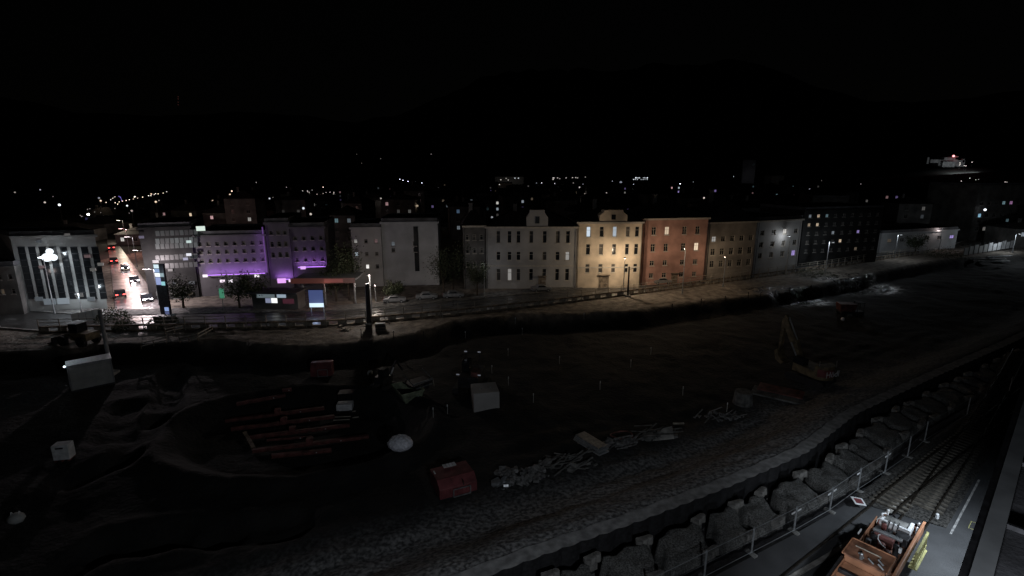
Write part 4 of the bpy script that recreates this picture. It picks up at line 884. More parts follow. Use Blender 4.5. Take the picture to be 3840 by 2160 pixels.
# red site boxes
def red_box(label, a, b, dep, hh, near):
    t = thing('red_container', label, 'container', a, head(a, b)); L = (b - a).length
    q = MB(); q.prism([(0, .15), (dep, .15), (dep, hh), (dep * .25, hh + .12), (0, hh * .72)], 0, L)
    o = q.build('body', M['red'], t, bevel=.04); o.rotation_euler = (0, 0, math.pi / 2); o.location = (L, 0, 0)
    q = MB()
    q.bx(0, L, .1, dep - .1, 0, .147); q.build('skid', M['dsteel'], t)
    q = MB(); x0, x1 = L * .35, L * .8
    for z in (.2, hh * .62): q.bx(x0, x1, -.2, -.12, z - .04, z + .04)
    for x in (x0, x1): q.bx(x - .04, x + .04, -.2, -.12, .24, hh * .62 - .04); q.bx(x - .03, x + .03, -.12, -.003, .24, .3)
    q.build('frame', M['steel'], t)
    if near:
        q = MB()
        for k in range(4): q.bx(L * .33 + k * .3, L * .33 + k * .3 + .26, dep * .78, dep - .08, hh + .135, hh + .17)
        q.build('vent', M['white'], t)
        q = MB(); q.bx(L * .62, L * .64, -.03, dep * .24, hh * .7, hh * .95); q.build('strap', M['dsteel'], t)
        for k in range(9): q = MB(); x = .25 + k * (L - .5) / 8; q.bx(x - .03, x + .03, -.045, -.003, .2, hh * .66); q.build('rib', M['red'], t)
        q = MB(); q.bx(.1, .2, dep * .6, dep * .75, hh + .13, hh + .2); q.build('handle', M['white'], t)
        q = MB(); q.bx(0, L, dep * .24, dep * .28, hh + .1, hh + .16); q.build('seam_bar', M['red'], t)
    return t
a = on(1650, 1882); b = on(1790, 1850); red_box('big red metal container with white vents, nearest to the camera beside the rubble', a, b, 2.9, 1.45, True)
a = on(1166, 1418); b = on(1246, 1412); red_box('small dark red container at the far rim of the beam pit', a, b, 1.6, 1.9, False)
# red steel beams in the pit
for i, (p0, p1, lab) in enumerate([((888, 1525), (1072, 1496), 'short red steel beam at the far end of the beam pit'), ((1060, 1476), (1094, 1470), 'stub of red steel beam next to the far short beam'),
      ((846, 1588), (1218, 1546), 'long red steel beam, third from the far end of the pit'), ((868, 1620), (1256, 1574), 'long red steel beam with a bright bolt, fourth in the pit'),
      ((938, 1652), (1312, 1604), 'dark red steel beam, middle of the pit'), ((1002, 1664), (1170, 1648), 'thin dull beam lying low between two red beams'),
      ((948, 1702), (1385, 1652), 'longest bright red steel beam in the pit'), ((1020, 1722), (1244, 1699), 'thick red steel beam nearest to the camera')]):
    a, b = on(*p0), on(*p1); z = max(a.z, b.z) + .35; a.z = b.z = z; L = (b - a).length; k = .38 if i != 5 else .2
    t = thing('steel_beam', lab, 'beam', a, head(a, b), 'red steel beams in the pit')
    q = MB(); q.bx(0, L, -k / 2, k / 2, k / 2 - .05, k / 2); q.bx(0, L, -k / 2, k / 2, -k / 2, -k / 2 + .05); q.bx(0, L, -.03, .03, -k / 2 + .05, k / 2 - .05)
    q.build('beam', M['rust'], t)
    if i in (2, 3, 4, 6): x = L * (.52, .5, .42, .48)[(2, 3, 4, 6).index(i)]; q = MB(); q.bx(x - .35, x + .35, -.3, .3, k / 2 + .003, k / 2 + .5); q.build('bracket', M['rust'], t, bevel=.02)
    q = MB(); x = L * .75; q.bx(x - .06, x + .06, -k / 2 - .04, -k / 2 - .003, -.05, .05); q.build('bolt', M['white'], t)
a, b = on(918, 1632), on(952, 1690); q = MB(); q.bar(a + Vector((0, 0, .3)), b + Vector((0, 0, .3)), .4, .3); tag(q.build('timber_beam', M['wood']), 'dull timber beam lying across the end of the red beams', 'beam')
# small white machine at the end of the beams
a = on(1262, 1556); t = thing('forklift', 'small machine with a white hood standing at the end of the red beams', 'forklift', a, R(6))
q = MB(); q.bx(0, 1.9, 0, 1.2, .45, 1.3); q.build('hood', M['white'], t, bevel=.08)
q = MB(); q.bx(0.05, 1.85, 1.203, 2.6, .45, .9); q.build('body', M['dsteel'], t)
q = MB()
for x in (.1, 1.8):
    for y in (1.3, 2.5): q.bar((x, y, .9), (x, y, 2.1), .08)
q.bx(0, 1.9, 1.2, 2.6, 2.103, 2.2); q.build('cab_frame', M['dsteel'], t)
for x in (.2, 1.7):
    for y in (.3, 2.2): q = MB(); q.cyl((x - .14, y, .36), (x + .14, y, .36), .36, n=12); q.build('wheel', M['black'], t)
for k in (0, 1): q = MB(); q.bx(0.0, 1.9, -.9 - k * .8, -.8 - k * .8, .1, .2); q.build('fork', M['palewood'], t)
for px0, py0, px1, py1 in [(1318, 1548, 1334, 1545), (1322, 1570, 1346, 1567)]:
    a, b = on(px0, py0), on(px1, py1); q = MB(); q.bar(a + Vector((0, 0, .15)), b + Vector((0, 0, .15)), .14); tag(q.build('timber_batten', M['palewood']), 'short pale batten beside the small white machine', 'batten', 'battens beside the small white machine')
# white sheet bundle
p = on(1503, 1688); q = MB(); q.ball((0, 0, .72), 1.0, n=64, sq=(1.2, .9, .75))
q.v = [tuple(Vector(v) * (1 + .16 * abs(float(vnoise(v[0] * 1.6 + v[2], v[1] + v[2] * .6, .42, 31)) - .5) + .10 * (float(vnoise(v[0] - v[2], v[1] * 1.4 + v[0], .2, 33)) - .5))) for v in q.v]
o = q.build('covered_heap', M['tarp'], smooth=True); o.location = p; tag(o, 'rounded heap wrapped in crumpled white plastic sheet', 'heap')
# rubble and stacks along the haul track
def heap(px, py, rx, ry, n, m, name, label, cat='rubble heap', smin=.25, smax=.8, planks=0, hh=.5, group=None):
    c = on(px, py); q = MB()
    for i in range(n):
        a = random.uniform(0, 6.28); r = math.sqrt(random.random()); x, y = r * math.cos(a) * rx, r * math.sin(a) * ry; s_ = random.uniform(smin, smax)
        z = zz(c.x + x, c.y + y) - c.z + hh * (1 - r) * random.random()
        if random.random() < planks: q.bar((x - s_ * 1.5, y - random.uniform(-1, 1), z), (x + s_ * 1.5, y + random.uniform(-.8, .8), z + random.uniform(.1, .9)), .14, .08)
        else: q.box((x, y, z + s_ * .2), (s_, s_ * random.uniform(.4, .9), s_ * random.uniform(.2, .6)), random.uniform(0, 3), random.uniform(-.7, .7))
    o = q.build(name, m); o.location = c; o['kind'] = 'thing'; tag(o, label, cat, group); return o
heap(1955, 1795, 2.6, 1.3, 70, M['rubble'], 'rubble_heap', 'heap of broken pale concrete right beside the big red container', hh=.9)
heap(1880, 1822, .8, .7, 14, M['steel'], 'scrap_heap', 'twisted grey metal scrap between the red container and the rubble', 'scrap heap', hh=.6)
p = on(2012, 1772); q = MB(); q.ball((0, 0, .35), .5, n=9, jit=.15); o = q.build('boulder', M['rubble']); o.location = p; tag(o, 'single pale boulder at the end of the rubble heap', 'boulder')
heap(2125, 1742, 3.0, 1.2, 44, M['dconcrete'], 'timber_scrap_heap', 'tangled heap of grey planks and strips between rubble and board stack', 'scrap heap', planks=.8, hh=.8)
a, b = on(2262, 1712), on(2165, 1650); t = thing('board_stack', 'stack of long grey boards on bearers, pale ends facing the camera', 'stack', a, head(a, b)); L = min(7, (b - a).length)
for k in range(4):
    q = MB(); q.bx(.15 * (k % 2), L - .1 * k, -.8 + .04 * k, .55, .22 + k * .2, .22 + k * .2 + .14); q.build('board', M['steel'] if k in (1, 3) else M['cladding'], t)
q = MB()
for x in (.5, L / 2, L - .7): q.bx(x, x + .15, -.75, .5, 0, .2)
q.build('bearer', M['wood'], t)
heap(2330, 1665, 1.7, 1.0, 40, M['rubble'], 'debris_heap', 'low heap of rusty debris and hoops behind the board stack', 'debris heap', planks=.4, hh=.6)
a = on(2330, 1648); q = MB(); q.tube([(math.cos(i * .5) * 1.2, math.sin(i * .5) * .8, .5 + .1 * math.sin(i)) for i in range(13)], .07); o = q.build('hose_coil', M['rust']); o.location = a; tag(o, 'rusty coil of thick hose lying on the debris', 'hose')
heap(2460, 1630, 2.2, 1.3, 26, M['dconcrete'], 'sheet_heap', 'slanted grey sheets leaning in a heap by the haul track', 'sheet heap', planks=.5, hh=1.0, smax=1.2)
p = on(2485, 1645); q = MB(); q.add([(-1.2, -.5, 0), (1.1, -.3, .15), (1.2, .9, .9), (.2, .8, .7), (-1.2, -.5, .08), (1.1, -.3, .23), (1.2, .9, .98), (.2, .8, .78)], [(0, 3, 2, 1), (4, 5, 6, 7), (0, 1, 5, 4), (1, 2, 6, 5), (2, 3, 7, 6), (3, 0, 4, 7)]); o = q.build('tipped_slab', M['concrete']); o.location = p; tag(o, 'pale slab tipped against the grey sheets', 'slab')
a, b = on(2524, 1594), on(2564, 1593); q = MB(); q.bar(a + Vector((0, 0, .2)), b + Vector((0, 0, .2)), .16); tag(q.build('timber_batten', M['palewood']), 'single pale batten lying alone past the grey sheets', 'batten')
heap(2692, 1565, 3.0, 1.0, 60, M['rubble'], 'gravel_pile', 'flat pile of pale stones and strips before the excavator', 'stone pile', smin=.15, smax=.5, planks=.2, hh=.7)
p = on(2785, 1510); q = MB(); q.cyl((0, 0, -.1), (0, 0, 1.5), 1.15, 1.0, n=18); o = q.build('concrete_ring', M['dconcrete']); o.location = p; tag(o, 'grey concrete shaft ring standing near the excavator', 'ring')
p = on(2920, 1485); t = thing('steel_plate', 'grey steel road plates lying flat beside the excavator tracks', 'plate', p, R(-35)); q = MB(); q.bx(-3, 3, -1.6, 1.2, .1, .3); q.build('plate', M['dconcrete'], t); q = MB(); q.bx(-2.5, 2.6, -.2, 2.2, .303, .45); q.build('top_plate', M['rust'], t)
# ================================================================== THE PILE GUIDE WALL
SP_ = [Vector((x, y, 0)) for x, y in STRIP]
fine = []
for a, b in zip(SP_, SP_[1:]):
    n = max(2, int((b - a).length / .2)); fine += [a + (b - a) * i / n for i in range(n)]
fine += [SP_[-1]]
# smooth the polyline
for _ in range(60): fine = [fine[0]] + [(fine[i - 1] + fine[i] * 2 + fine[i + 1]) / 4 for i in range(1, len(fine) - 1)] + [fine[-1]]
acc = [0]
for a, b in zip(fine, fine[1:]): acc.append(acc[-1] + (b - a).length)
acc = np.array(acc); FX = np.array([p.x for p in fine]); FY = np.array([p.y for p in fine])
def SPT(s, o):
    x, y = np.interp(s, acc, FX), np.interp(s, acc, FY); x2, y2 = np.interp(s + .3, acc, FX), np.interp(s + .3, acc, FY); x1, y1 = np.interp(s - .3, acc, FX), np.interp(s - .3, acc, FY)
    dx, dy = x2 - x1, y2 - y1; l = math.hypot(dx, dy) or 1
    return Vector((x - dy / l * o, y + dx / l * o, 0)), math.atan2(dy, dx)
q = MB(); ss = np.arange(2, acc[-1] - 2, .2); V = []
for s in ss:
    sc = .14 * abs(math.sin(s * math.pi / 1.5))
    a, _ = SPT(s, .25 + .05 * math.sin(s * 2.1)); b, _ = SPT(s, -.80 - sc); V.append((a, b))
vs = []
for a, b in V: vs += [(a.x, a.y, .1), (b.x, b.y, .1), (a.x, a.y, -.6), (b.x, b.y, -2.9)]
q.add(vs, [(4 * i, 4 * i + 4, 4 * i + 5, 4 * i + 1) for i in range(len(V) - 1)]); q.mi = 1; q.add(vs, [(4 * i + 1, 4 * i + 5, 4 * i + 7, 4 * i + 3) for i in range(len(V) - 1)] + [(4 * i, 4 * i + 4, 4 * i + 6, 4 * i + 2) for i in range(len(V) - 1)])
gw = q.build('guide_wall', [M['guide'], M['black']]); tag(gw, 'long pale concrete guide wall with scalloped edge along the dark trench', 'concrete wall')  # black second material paints the trench shade onto the wall's side faces
q = MB(); V = []
for s in ss:
    a, _ = SPT(s, -6.35 + .12 * abs(math.sin(s * math.pi / 1.5))); b, _ = SPT(s, -6.7); V.append((a, b))
vs = []
for a, b in V: vs += [(a.x, a.y, .06), (b.x, b.y, .06), (a.x, a.y, -1.55), (b.x, b.y, -.1)]
q.add(vs, [(4 * i, 4 * i + 4, 4 * i + 5, 4 * i + 1) for i in range(len(V) - 1)] + [(4 * i, 4 * i + 4, 4 * i + 6, 4 * i + 2) for i in range(len(V) - 1)])
tag(q.build('trench_curb', M['dsteel']), 'dark inner curb of the trench at the foot of the mesh fence', 'curb')  # dark material puts the shade of the trench gap into the curb
# gravel mounds between the cross slots, with pale scalloped concrete heads
s0 = float(np.interp(-6, FX, acc)); k = 0; s = s0 - 4
while s < acc[-1] - 14:
    L = 3.5 + 1.1 * math.sin(k * 1.7); g = .6 + .25 * math.sin(k * 2.9)
    nx, ny = 15, 17; vs = []
    for j in range(ny):
        for i in range(nx):
            u, v = i / (nx - 1), j / (ny - 1); skew = 1.7 * v
            e0 = .22 * math.sin(v * 9 + k) * (1 if i in (0, nx - 1) else .4)
            off = -2.2 - 3.35 * v + .18 * math.sin(u * 11 + k * 2)
            P, _ = SPT(s + u * L - skew + e0, off)
            edge = min(u, 1 - u, v * 1.2, (1 - v) * 1.0) * 11
            z = -1.45 + 1.32 * float(sm(edge)) + .20 * float(vnoise(P.x, P.y, 1.1, 11) - .5) + .18 * float(vnoise(P.x, P.y, .45, 12) - .5)
            if i in (0, nx - 1) or j in (0, ny - 1): z = -2.85
            vs.append((P.x, P.y, z))
    q = MB(); q.add(vs, [(j * nx + i, j * nx + i + 1, (j + 1) * nx + i + 1, (j + 1) * nx + i) for j in range(ny - 1) for i in range(nx - 1)])
    o = q.build('gravel_mound', M['gravel'], smooth=True); tag(o, 'rough gravel mound standing between two cross slots of the trench', 'mound', 'gravel mounds in the pile trench')
    for v, off in ((0.0, -2.35 - .2 * random.random()), (1.0, -5.35)):
        P, an = SPT(s + L * (.93 if v == 0 else .95) - 1.7 * v + random.uniform(-.3, .3), off); q = MB()
        for j in range(3): q.cyl((-.42 + j * .42, 0, -.42), (-.42 + j * .42, .04 * j, .04 + .03 * j), .25, .25, n=12)
        q.bx(-.55, .55, .05, .35, -.42, .02); q.bx(-.5, .5, .06, .3, -1.2, -.423)
        o = q.build('concrete_stub', M['stub'], bevel=.03); o.location = (P.x, P.y, 0); o.rotation_euler = (0, 0, an + .2 * math.sin(k * 3))
        tag(o, 'short pale scalloped concrete head at the end of a cross slot', 'concrete head', 'concrete heads in the pile trench')
    s += L + g; k += 1
# ================================================================== RAILWAY SIDE
def pl(name, pts, z, m, kind='structure'):
    q = MB(); q.add([(x, y, z) for x, y in pts], [tuple(range(len(pts)))]); return tag(q.build(name, m), kind=kind)
def g2(px, py): p = G(px, py); return (p.x, p.y)
FE = [G(*p) for p in [(2440, 2300), (2640, 2172), (2817, 2080), (2976, 1997), (3110, 1920), (3215, 1843), (3317, 1776), (3402, 1716), (3466, 1657)]] + [Vector((47.5, 49.2, 0)), Vector((57, 54.6, 0)), Vector((68, 61, 0))]
c0 = offs([FE[0] + (FE[0] - FE[1]) * 2] + FE, -.15)
A_ = [(p.x, p.y) for p in c0]; B_ = [(70, 58), (60, 20), (30, 8), (4, 8)]
pl('service_road', A_ + B_, .02, M['asphalt'])
rp0, rp1 = G(3060, 2010), G(3560, 1640)
# ballast bed
d1 = Vector((.83, .56, 0)).normalized(); t1 = G(3355, 1878); t2 = G(3483, 1878); d2 = Vector((.775, .632, 0)).normalized()
nrm = Vector((-d1.y, d1.x, 0)); n2 = Vector((-d2.y, d2.x, 0))
def quad(name, a, b, w0, w1, z, m, dirn, kind='structure', th=0.0):
    q = MB(); nn = Vector((-dirn.y, dirn.x, 0)); P = [a - nn * w0, b - nn * w1, b + nn * w1, a + nn * w0]
    q.add([(p.x, p.y, z) for p in P], [(0, 1, 2, 3)]); return tag(q.build(name, m), kind=kind)
bal_a = t1 - d1 * 2.6; 
q = MB(); xs_ = np.linspace(0, 1, 60); vs = []
for u in xs_:
    L0 = t1 + nrm * 2.0 + d1 * (-3 + u * 62); R0 = t2 - n2 * 1.65 + d2 * (-3 + u * 58)
    for v in np.linspace(0, 1, 26):
        P = L0.lerp(R0, float(v)); z = .05 + .12 * float(vnoise(P.x, P.y, .4, 21)) if 0 < v < 1 else .022
        vs.append((P.x, P.y, z))
q.add(vs, [(i * 26 + j, (i + 1) * 26 + j, (i + 1) * 26 + j + 1, i * 26 + j + 1) for i in range(59) for j in range(25)])
tag(q.build('ballast', M['ballast'], smooth=True), kind='structure')
def track(label, p0, dr, L, n_sl, bend=0, back=16):
    t = thing('railway_track', label, 'railway track', p0, math.atan2(dr.y, dr.x))
    def cy(x): return bend * max(0, x) ** 2
    q = MB(); q.box((0, 0, 0), (.26, 2.3, .16)); so = None
    for i in range(n_sl):
        x = -1.5 + i * .68
        if so is None: so = q.build('sleeper', M['sleeper'], t); o = so
        else: o = so.copy(); COL.objects.link(o); o.parent = t
        o.location = (x, cy(x), .19)
    for y in (-.72, .72):
        q = MB(); X = np.arange(-back, L, 1.5)
        for a, b in zip(X, X[1:]): q.bar((a, cy(a) + y, .35 if a > -2 else .1), (b, cy(b) + y, .35 if b > -2 else .1), .09, .15)
        q.build('rail', M['rail'], t)
    return t
track('railway track nearer to the mesh fence, leaving the vehicle towards the dark', t1 + Vector((0, 0, 0)), d1, 56, 80, bend=-.0002)
track('railway track under the orange rail vehicle, beside the white line', t2, d2, 52, 76, bend=.0004)
# platform line, hatch, kerb
a, b = G(3565, 2003), G(3672, 1800); q = MB(); q.bar((a.x, a.y, .031), (b.x, b.y, .031), .13, .006); tag(q.build('platform_line', M['paint']), kind='structure')
c = G(3663, 1978); q = MB()
for (x0, x1, y0, y1) in ((-.55, .55, -.4, -.35), (-.55, .55, .35, .4), (-.55, -.5, -.35, .35), (.5, .55, -.35, .35)): q.bx(x0, x1, y0, y1, .022, .03)
o = q.build('manhole_frame', M['yellow']); o.location = (c.x, c.y, 0); o.rotation_euler = (0, 0, .7); tag(o, 'faint yellow marked hatch frame in the asphalt near the lit pool', 'hatch')
ribbon('footpath', offs([FE[0] + (FE[0] - FE[1]) * 2] + FE, -1.5), -.9, .9, .028, M['asphalt'])
ribbon('road_kerb', offs([FE[0] + (FE[0] - FE[1]) * 2] + FE, -2.55), -.14, .14, .13, M['concrete'], thick=.11)
# red and white diamond on the ground sign stand
p = G(3212, 1900); t = thing('signal_board', 'small red diamond board with white border beside the rails', 'sign', (p.x, p.y, .02), R(35))
q = MB(); q.box((0, 0, .5), (.8, .8, .04), R(45)); ro = q.build('board', M['white'], t); ro.rotation_euler = (R(8), 0, 0)
q = MB(); q.box((0, 0, .528), (.55, .55, .01), R(45)); r2 = q.build('face', M['red'], t); r2.rotation_euler = (R(8), 0, 0)
q = MB(); q.bar((0, .1, 0), (0, -.2, .4), .06); q.build('stand', M['dsteel'], t)
# mesh fence of separate panels
def mesh_panel():
    t = thing('mesh_fence', 'x', 'fence'); q = MB()
    for z in (.18, 1.1, 1.98): q.cyl((0.01, 0, z), (.99, 0, z), .022 if z != 1.1 else .008, n=5)
    q.build('rail', M['steel'], t)
    q = MB()
    for i in range(1, 30): q.bar((i / 30, 0, .2), (i / 30, 0, 1.96), .0014, .006)
    for i in range(1, 9): q.bar((0.01, 0, .2 + i * .2), (.99, 0, .2 + i * .2), .008)
    q.build('mesh', M['dsteel'], t)
    q = MB(); q.cyl((0, 0, .1), (0, 0, 2.1), .06, n=8); p = q.build('post', M['steel'], t)
    q = MB(); q.bx(-.16, .16, -.38, .38, 0, .15); q.build('foot', M['dconcrete'], p, bevel=.03)
    return t
src = mesh_panel()
Pn = FE[1:]; Pn = [FE[1] + (FE[1] - FE[2])] + Pn
for i in range(len(Pn) - 1):
    a, b = Pn[i], Pn[i + 1]; o = src if i == 0 else copy_tree(src)
    o.location = (a.x, a.y, .02); o.rotation_euler = (0, 0, head(a, b))
    for ch in o.children:
        if not ch.name.startswith('post'): ch.scale = ((b - a).length, 1, 1)
    tag(o, 'section of wire mesh site fence with post and concrete foot along the trench', None, 'mesh fence sections along the trench')
for i, dx in ((4, -.5), (4, .35), (5, -.4), (6, .3), (3, -.4), (3, .3), (6, -.35)):
    a, b = Pn[i], Pn[i + 1]; d = (b - a).normalized(); c = a + d * dx; q = MB(); q.box((c.x, c.y - .04, 1.75), (.42, .02, .13), math.atan2(d.y, d.x)); tag(q.build('reflector', M['white']), 'small white reflector strip tied high on the mesh fence', 'reflector', 'white reflector strips on the mesh fence')
# ------------------------------------------------------------------ rail maintenance vehicle (local x: towards its far end)
ang = math.atan2(.65, .76)
far = Vector((26.8, 30.7, .42)); t = thing('rail_vehicle', 'orange rail maintenance vehicle with open machinery deck on the track', 'rail vehicle', far, ang)
hw = 1.12
def vb(name, m, *bxs, par=None, bev=.03):
    q = MB()
    for b in bxs: q.bx(*b)
    return q.build(name, m, par or t, bevel=bev)
vb('chassis', M['dsteel'], (-17.5, 0, -hw + .1, hw - .1, .55, .95))
for x in (-1.6, -3.4, -12.5, -14.3):
    for y in (-.72, .72): q = MB(); q.cyl((x, y - .07, .42), (x, y + .07, .42), .42, n=18); q.build('wheel', M['dsteel'], t)
vb('deck', M['brown'], (-7.35, 0.05, -hw, hw, .953, 1.12))
sp_ = vb('side_panel', M['orange'], (-7.35, -.1, -hw - .06, -hw, 1.0, 1.75)); vb('side_panel', M['orange'], (-5.6, -1.6, hw, hw + .06, 1.0, 1.7))
vb('rail', M['orange'], (-7.35, -.1, -hw - .1, -hw + .06, 1.753, 1.83)); 
# far end: white U frame with cover
vb('white_frame', M['white'], (-1.9, -1.72, -.75, .95, 1.12, 1.75), (-1.717, -.75, -.75, -.55, 1.12, 1.75), (-1.717, -1.2, .78, .95, 1.12, 1.6))
vb('cover', M['dconcrete'], (-1.7, -.8, -.54, .77, 1.12, 1.62)); q = MB(); q.tube([(-1.3 + .25 * math.cos(a_), .75 + .2 * math.sin(a_), 1.8) for a_ in np.linspace(0, 3.4, 9)], .045); q.build('hose', M['white'], t)
for y in (-.1, .15, .4): q = MB(); q.tube([(-1.6, y, 1.8), (-2.1, y - .05, 1.86), (-2.8, y - .1, 1.5), (-3.2, y - .1, 1.2)], .03); q.build('cable', M['black'], t)
for x, y in ((-.3, -.9), (-.2, .85), (-.9, -.95)): q = MB(); q.cyl((x, y, 1.12), (x, y, 1.55), .07); q.ball((x, y, 1.6), .09); q.build('signal_lamp', M['white'], t)
# machinery bay
vb('tank', M['dsteel'], (-3.0, -2.25, -.9, -.2, 1.12, 1.7)); vb('machine_box', M['rust'], (-3.9, -3.2, -.3, .8, 1.12, 1.75)); vb('machine_box', M['dsteel'], (-3.05, -2.3, .1, .95, 1.12, 1.5))
vb('radiator', M['steel'], (-3.62 - .4, -3.62 - .2, -.75, .8, 2.0, 2.16)); 
q = MB()
for i in range(22): y = -.74 + i * .07; q.bx(-4.05, -3.8, y, y + .02, 2.163, 2.2)
q.build('grille', M['cladding'], t)
for y in (-.7, .75): q = MB(); q.bar((-3.9, y, 1.1), (-3.9, y, 2.0), .08); q.build('bracket', M['dsteel'], t)
for x, y, r, h in ((-4.5, -.6, .16, .9), (-4.7, .1, .2, .7), (-4.4, .6, .18, .8), (-5.1, -.3, .22, .6), (-5.2, .7, .15, .9), (-2.6, .5, .14, .8)): q = MB(); q.cyl((x, y, 1.12), (x, y, 1.12 + h), r, n=14); q.ball((x, y, 1.12 + h), r * .9, sq=(1, 1, .4)); q.build('cylinder', random.choice([M['dsteel'], M['cladding'], M['rust']]), t, smooth=False)
q = MB(); q.tube([(-4.2, .35, 2.05), (-4.5, .38, 2.15), (-4.85, .3, 2.1), (-5.1, .05, 2.0), (-5.15, -.2, 1.9)], .03); q.build('hose', M['white'], t)
for i in range(7): q = MB(); x = random.uniform(-5.6, -2.2); y = random.uniform(-.9, .9); q.tube([(x, y, 1.3), (x + .3, y + .1, 1.7), (x + .8, y - .1, 1.6), (x + 1.1, y, 1.2)], .035); q.build('pipe', random.choice([M['dsteel'], M['rust'], M['black']]), t)
vb('mirror', M['white'], (-5.2, -4.6, hw + .12, hw + .2, 2.0, 2.15)); vb('mirror', M['white'], (-5.9, -5.7, -hw + .05, -hw + .2, 2.45, 2.75))
hc = 1.0
# cab with brown grimy roof
vb('cab', M['orange'], (-8.950, -7.350, -hc, hc, .953, 2.85), bev=.06)
cr_ = vb('roof', M['brown'], (-9.050, -7.250, -hc - .05, hc + .05, 2.853, 2.95), bev=.03)
vb('roof_edge', M['orange'], (-7.250, -7.190, -hc - .05, hc + .05, 2.86, 2.99), (-9.050, -7.250, -hc - .11, -hc - .053, 2.86, 2.99), (-9.050, -7.250, hc + .053, hc + .11, 2.86, 2.99), bev=.01)
vb('roof_rail', M['palewood'], (-7.900, -7.850, -.55, .75, 2.953, 3.0), (-8.150, -7.903, -.55, -.5, 2.953, 3.0), bev=0)
vb('window', M['glass'], (-8.800, -7.850, -hc - .02, -hc - .004, 1.9, 2.6)); vb('window', M['glass'], (-7.347, -7.330, -.85, .85, 1.9, 2.6))
q = MB(); q.cyl((-8.85, .2, 2.95), (-8.85, .2, 3.2), .09); q.ball((-8.85, .2, 3.25), .1); q.build('horn', M['steel'], t)
for x, y in ((-8.5, -.8), (-8.9, -.9), (-8.8, -.4), (-8.7, .1)): q = MB(); q.cyl((x, y, 2.953), (x + .1, y + .3, 3.1), .05); q.build('lamp', M['steel'], t)
# open orange body towards the camera
vb('hopper', M['orange'], (-13.550, -9.100, -hc + .12, -hc + .05, .953, 2.7), (-13.550, -9.100, hc - .05, hc - .12, .953, 2.7), (-13.550, -9.100, -hc + .125, hc - .125, 2.3, 2.5), bev=.02)
vb('hopper_frame', M['dsteel'], (-13.650, -9.100, hc + .0, hc + .1, 2.5, 2.8), (-10.350, -10.150, -hc + .13, hc - .13, 2.503, 2.75), (-13.650, -9.100, -hc - .1, -hc, 2.5, 2.72))
vb('cross_beam', M['palewood'], (-11.150, -10.850, -hc + .13, hc - .13, 2.503, 2.6))
vb('side_panel', M['orange'], (-13.550, -9.050, -hc - .06, -hc - .0, 1.0, 2.48)); vb('stripe', M['offwhite'], (-13.550, -7.750, -hc - .075, -hc - .062, 1.5, 1.62), bev=0)
# yellow ladder rack on the right side
q = MB(); 
for z in (1.0, 1.9): q.bar((-4.3, -hw - .45, z), (-1.5, -hw - .45, z), .12, .2)
for i in range(8): x = -4.2 + i * .38; q.bar((x, -hw - .45, .75), (x, -hw - .42, 2.0), .1)
q.bx(-4.2, -1.6, -hw - .6, -hw - .15, .7, .78); q.build('ladder_rack', M['yellow'], t, bevel=.01)
vb('buffer_beam', M['red'], (0.053, .2, -hw, hw, .6, 1.0)); 
for y in (-.75, .75): q = MB(); q.cyl((.2, y, .8), (.55, y, .8), .12, n=12); q.cyl((.55, y, .8), (.6, y, .8), .25, n=16); q.build('buffer', M['dsteel'], t)
p = G(3512, 1948); q = MB(); q.bx(-.08, .08, -.08, .08, 0, .3); q.ball((0, 0, .36), .11); o = q.build('track_signal', M['white']); o.location = (p.x, p.y, .05); tag(o, 'small white ground signal beside the rail vehicle', 'signal')
p = G(3660, 2052); q = MB(); q.cyl((0, 0, 0), (0, 0, .12), .12, n=10); o = q.build('floor_stud', M['white']); o.location = (p.x, p.y, .03); tag(o, 'tiny white stud on the asphalt at the roof edge', 'stud')
# ------------------------------------------------------------------ station building under the camera: flat roof with edge
ZR = 15.0
e0, e1 = G(3610, 2300, ZR), G(3633, 2160, ZR); e2 = G(3842, 1490, ZR); dd = (e2 - e1).normalized(); E0 = e1 - dd * 14; E1 = e2 + dd * 9
st = thing('station_building', 'long building whose grey flat roof edge borders the lit asphalt', 'building', (E0.x, E0.y, 0), math.atan2(dd.y, dd.x)); LL = (E1 - E0).length
q = MB(); q.bx(0, LL, -24, -4.0, 0, ZR - .45); q.build('wall', M['dark_wall'], st)
q = MB(); q.bx(-.2, LL + .2, -25, -.02, ZR - .447, ZR - .2); q.build('roof', M['flat_roof'], st)
q = MB(); q.bx(-.2, LL + .2, -.42, .0, ZR - .197, ZR); q.bx(-.2, LL + .2, -1.5, -1.38, ZR - .197, ZR - .02); q.build('parapet', M['cladding'], st)
q = MB(); q.bx(-.2, LL + .2, .003, .2, ZR - .3, ZR - .2); q.build('gutter', M['dsteel'], st)
for k in range(8): q = MB(); x = 3 + k * LL / 8; q.bx(x, x + .12, -1.37, -.43, ZR - .197, ZR - .05); q.build('roof_batten', M['dsteel'], st)
q = MB(); q.bx(0, LL, -9.5, -9.3, ZR - .197, ZR + .02); q.build('roof_seam', M['dsteel'], st)
for k in range(9): q = MB(); x = 2 + k * LL / 9; q.bx(x, x + 1.6, -3.997, -3.96, 9, 11); q.build('window', M['glass'], st)
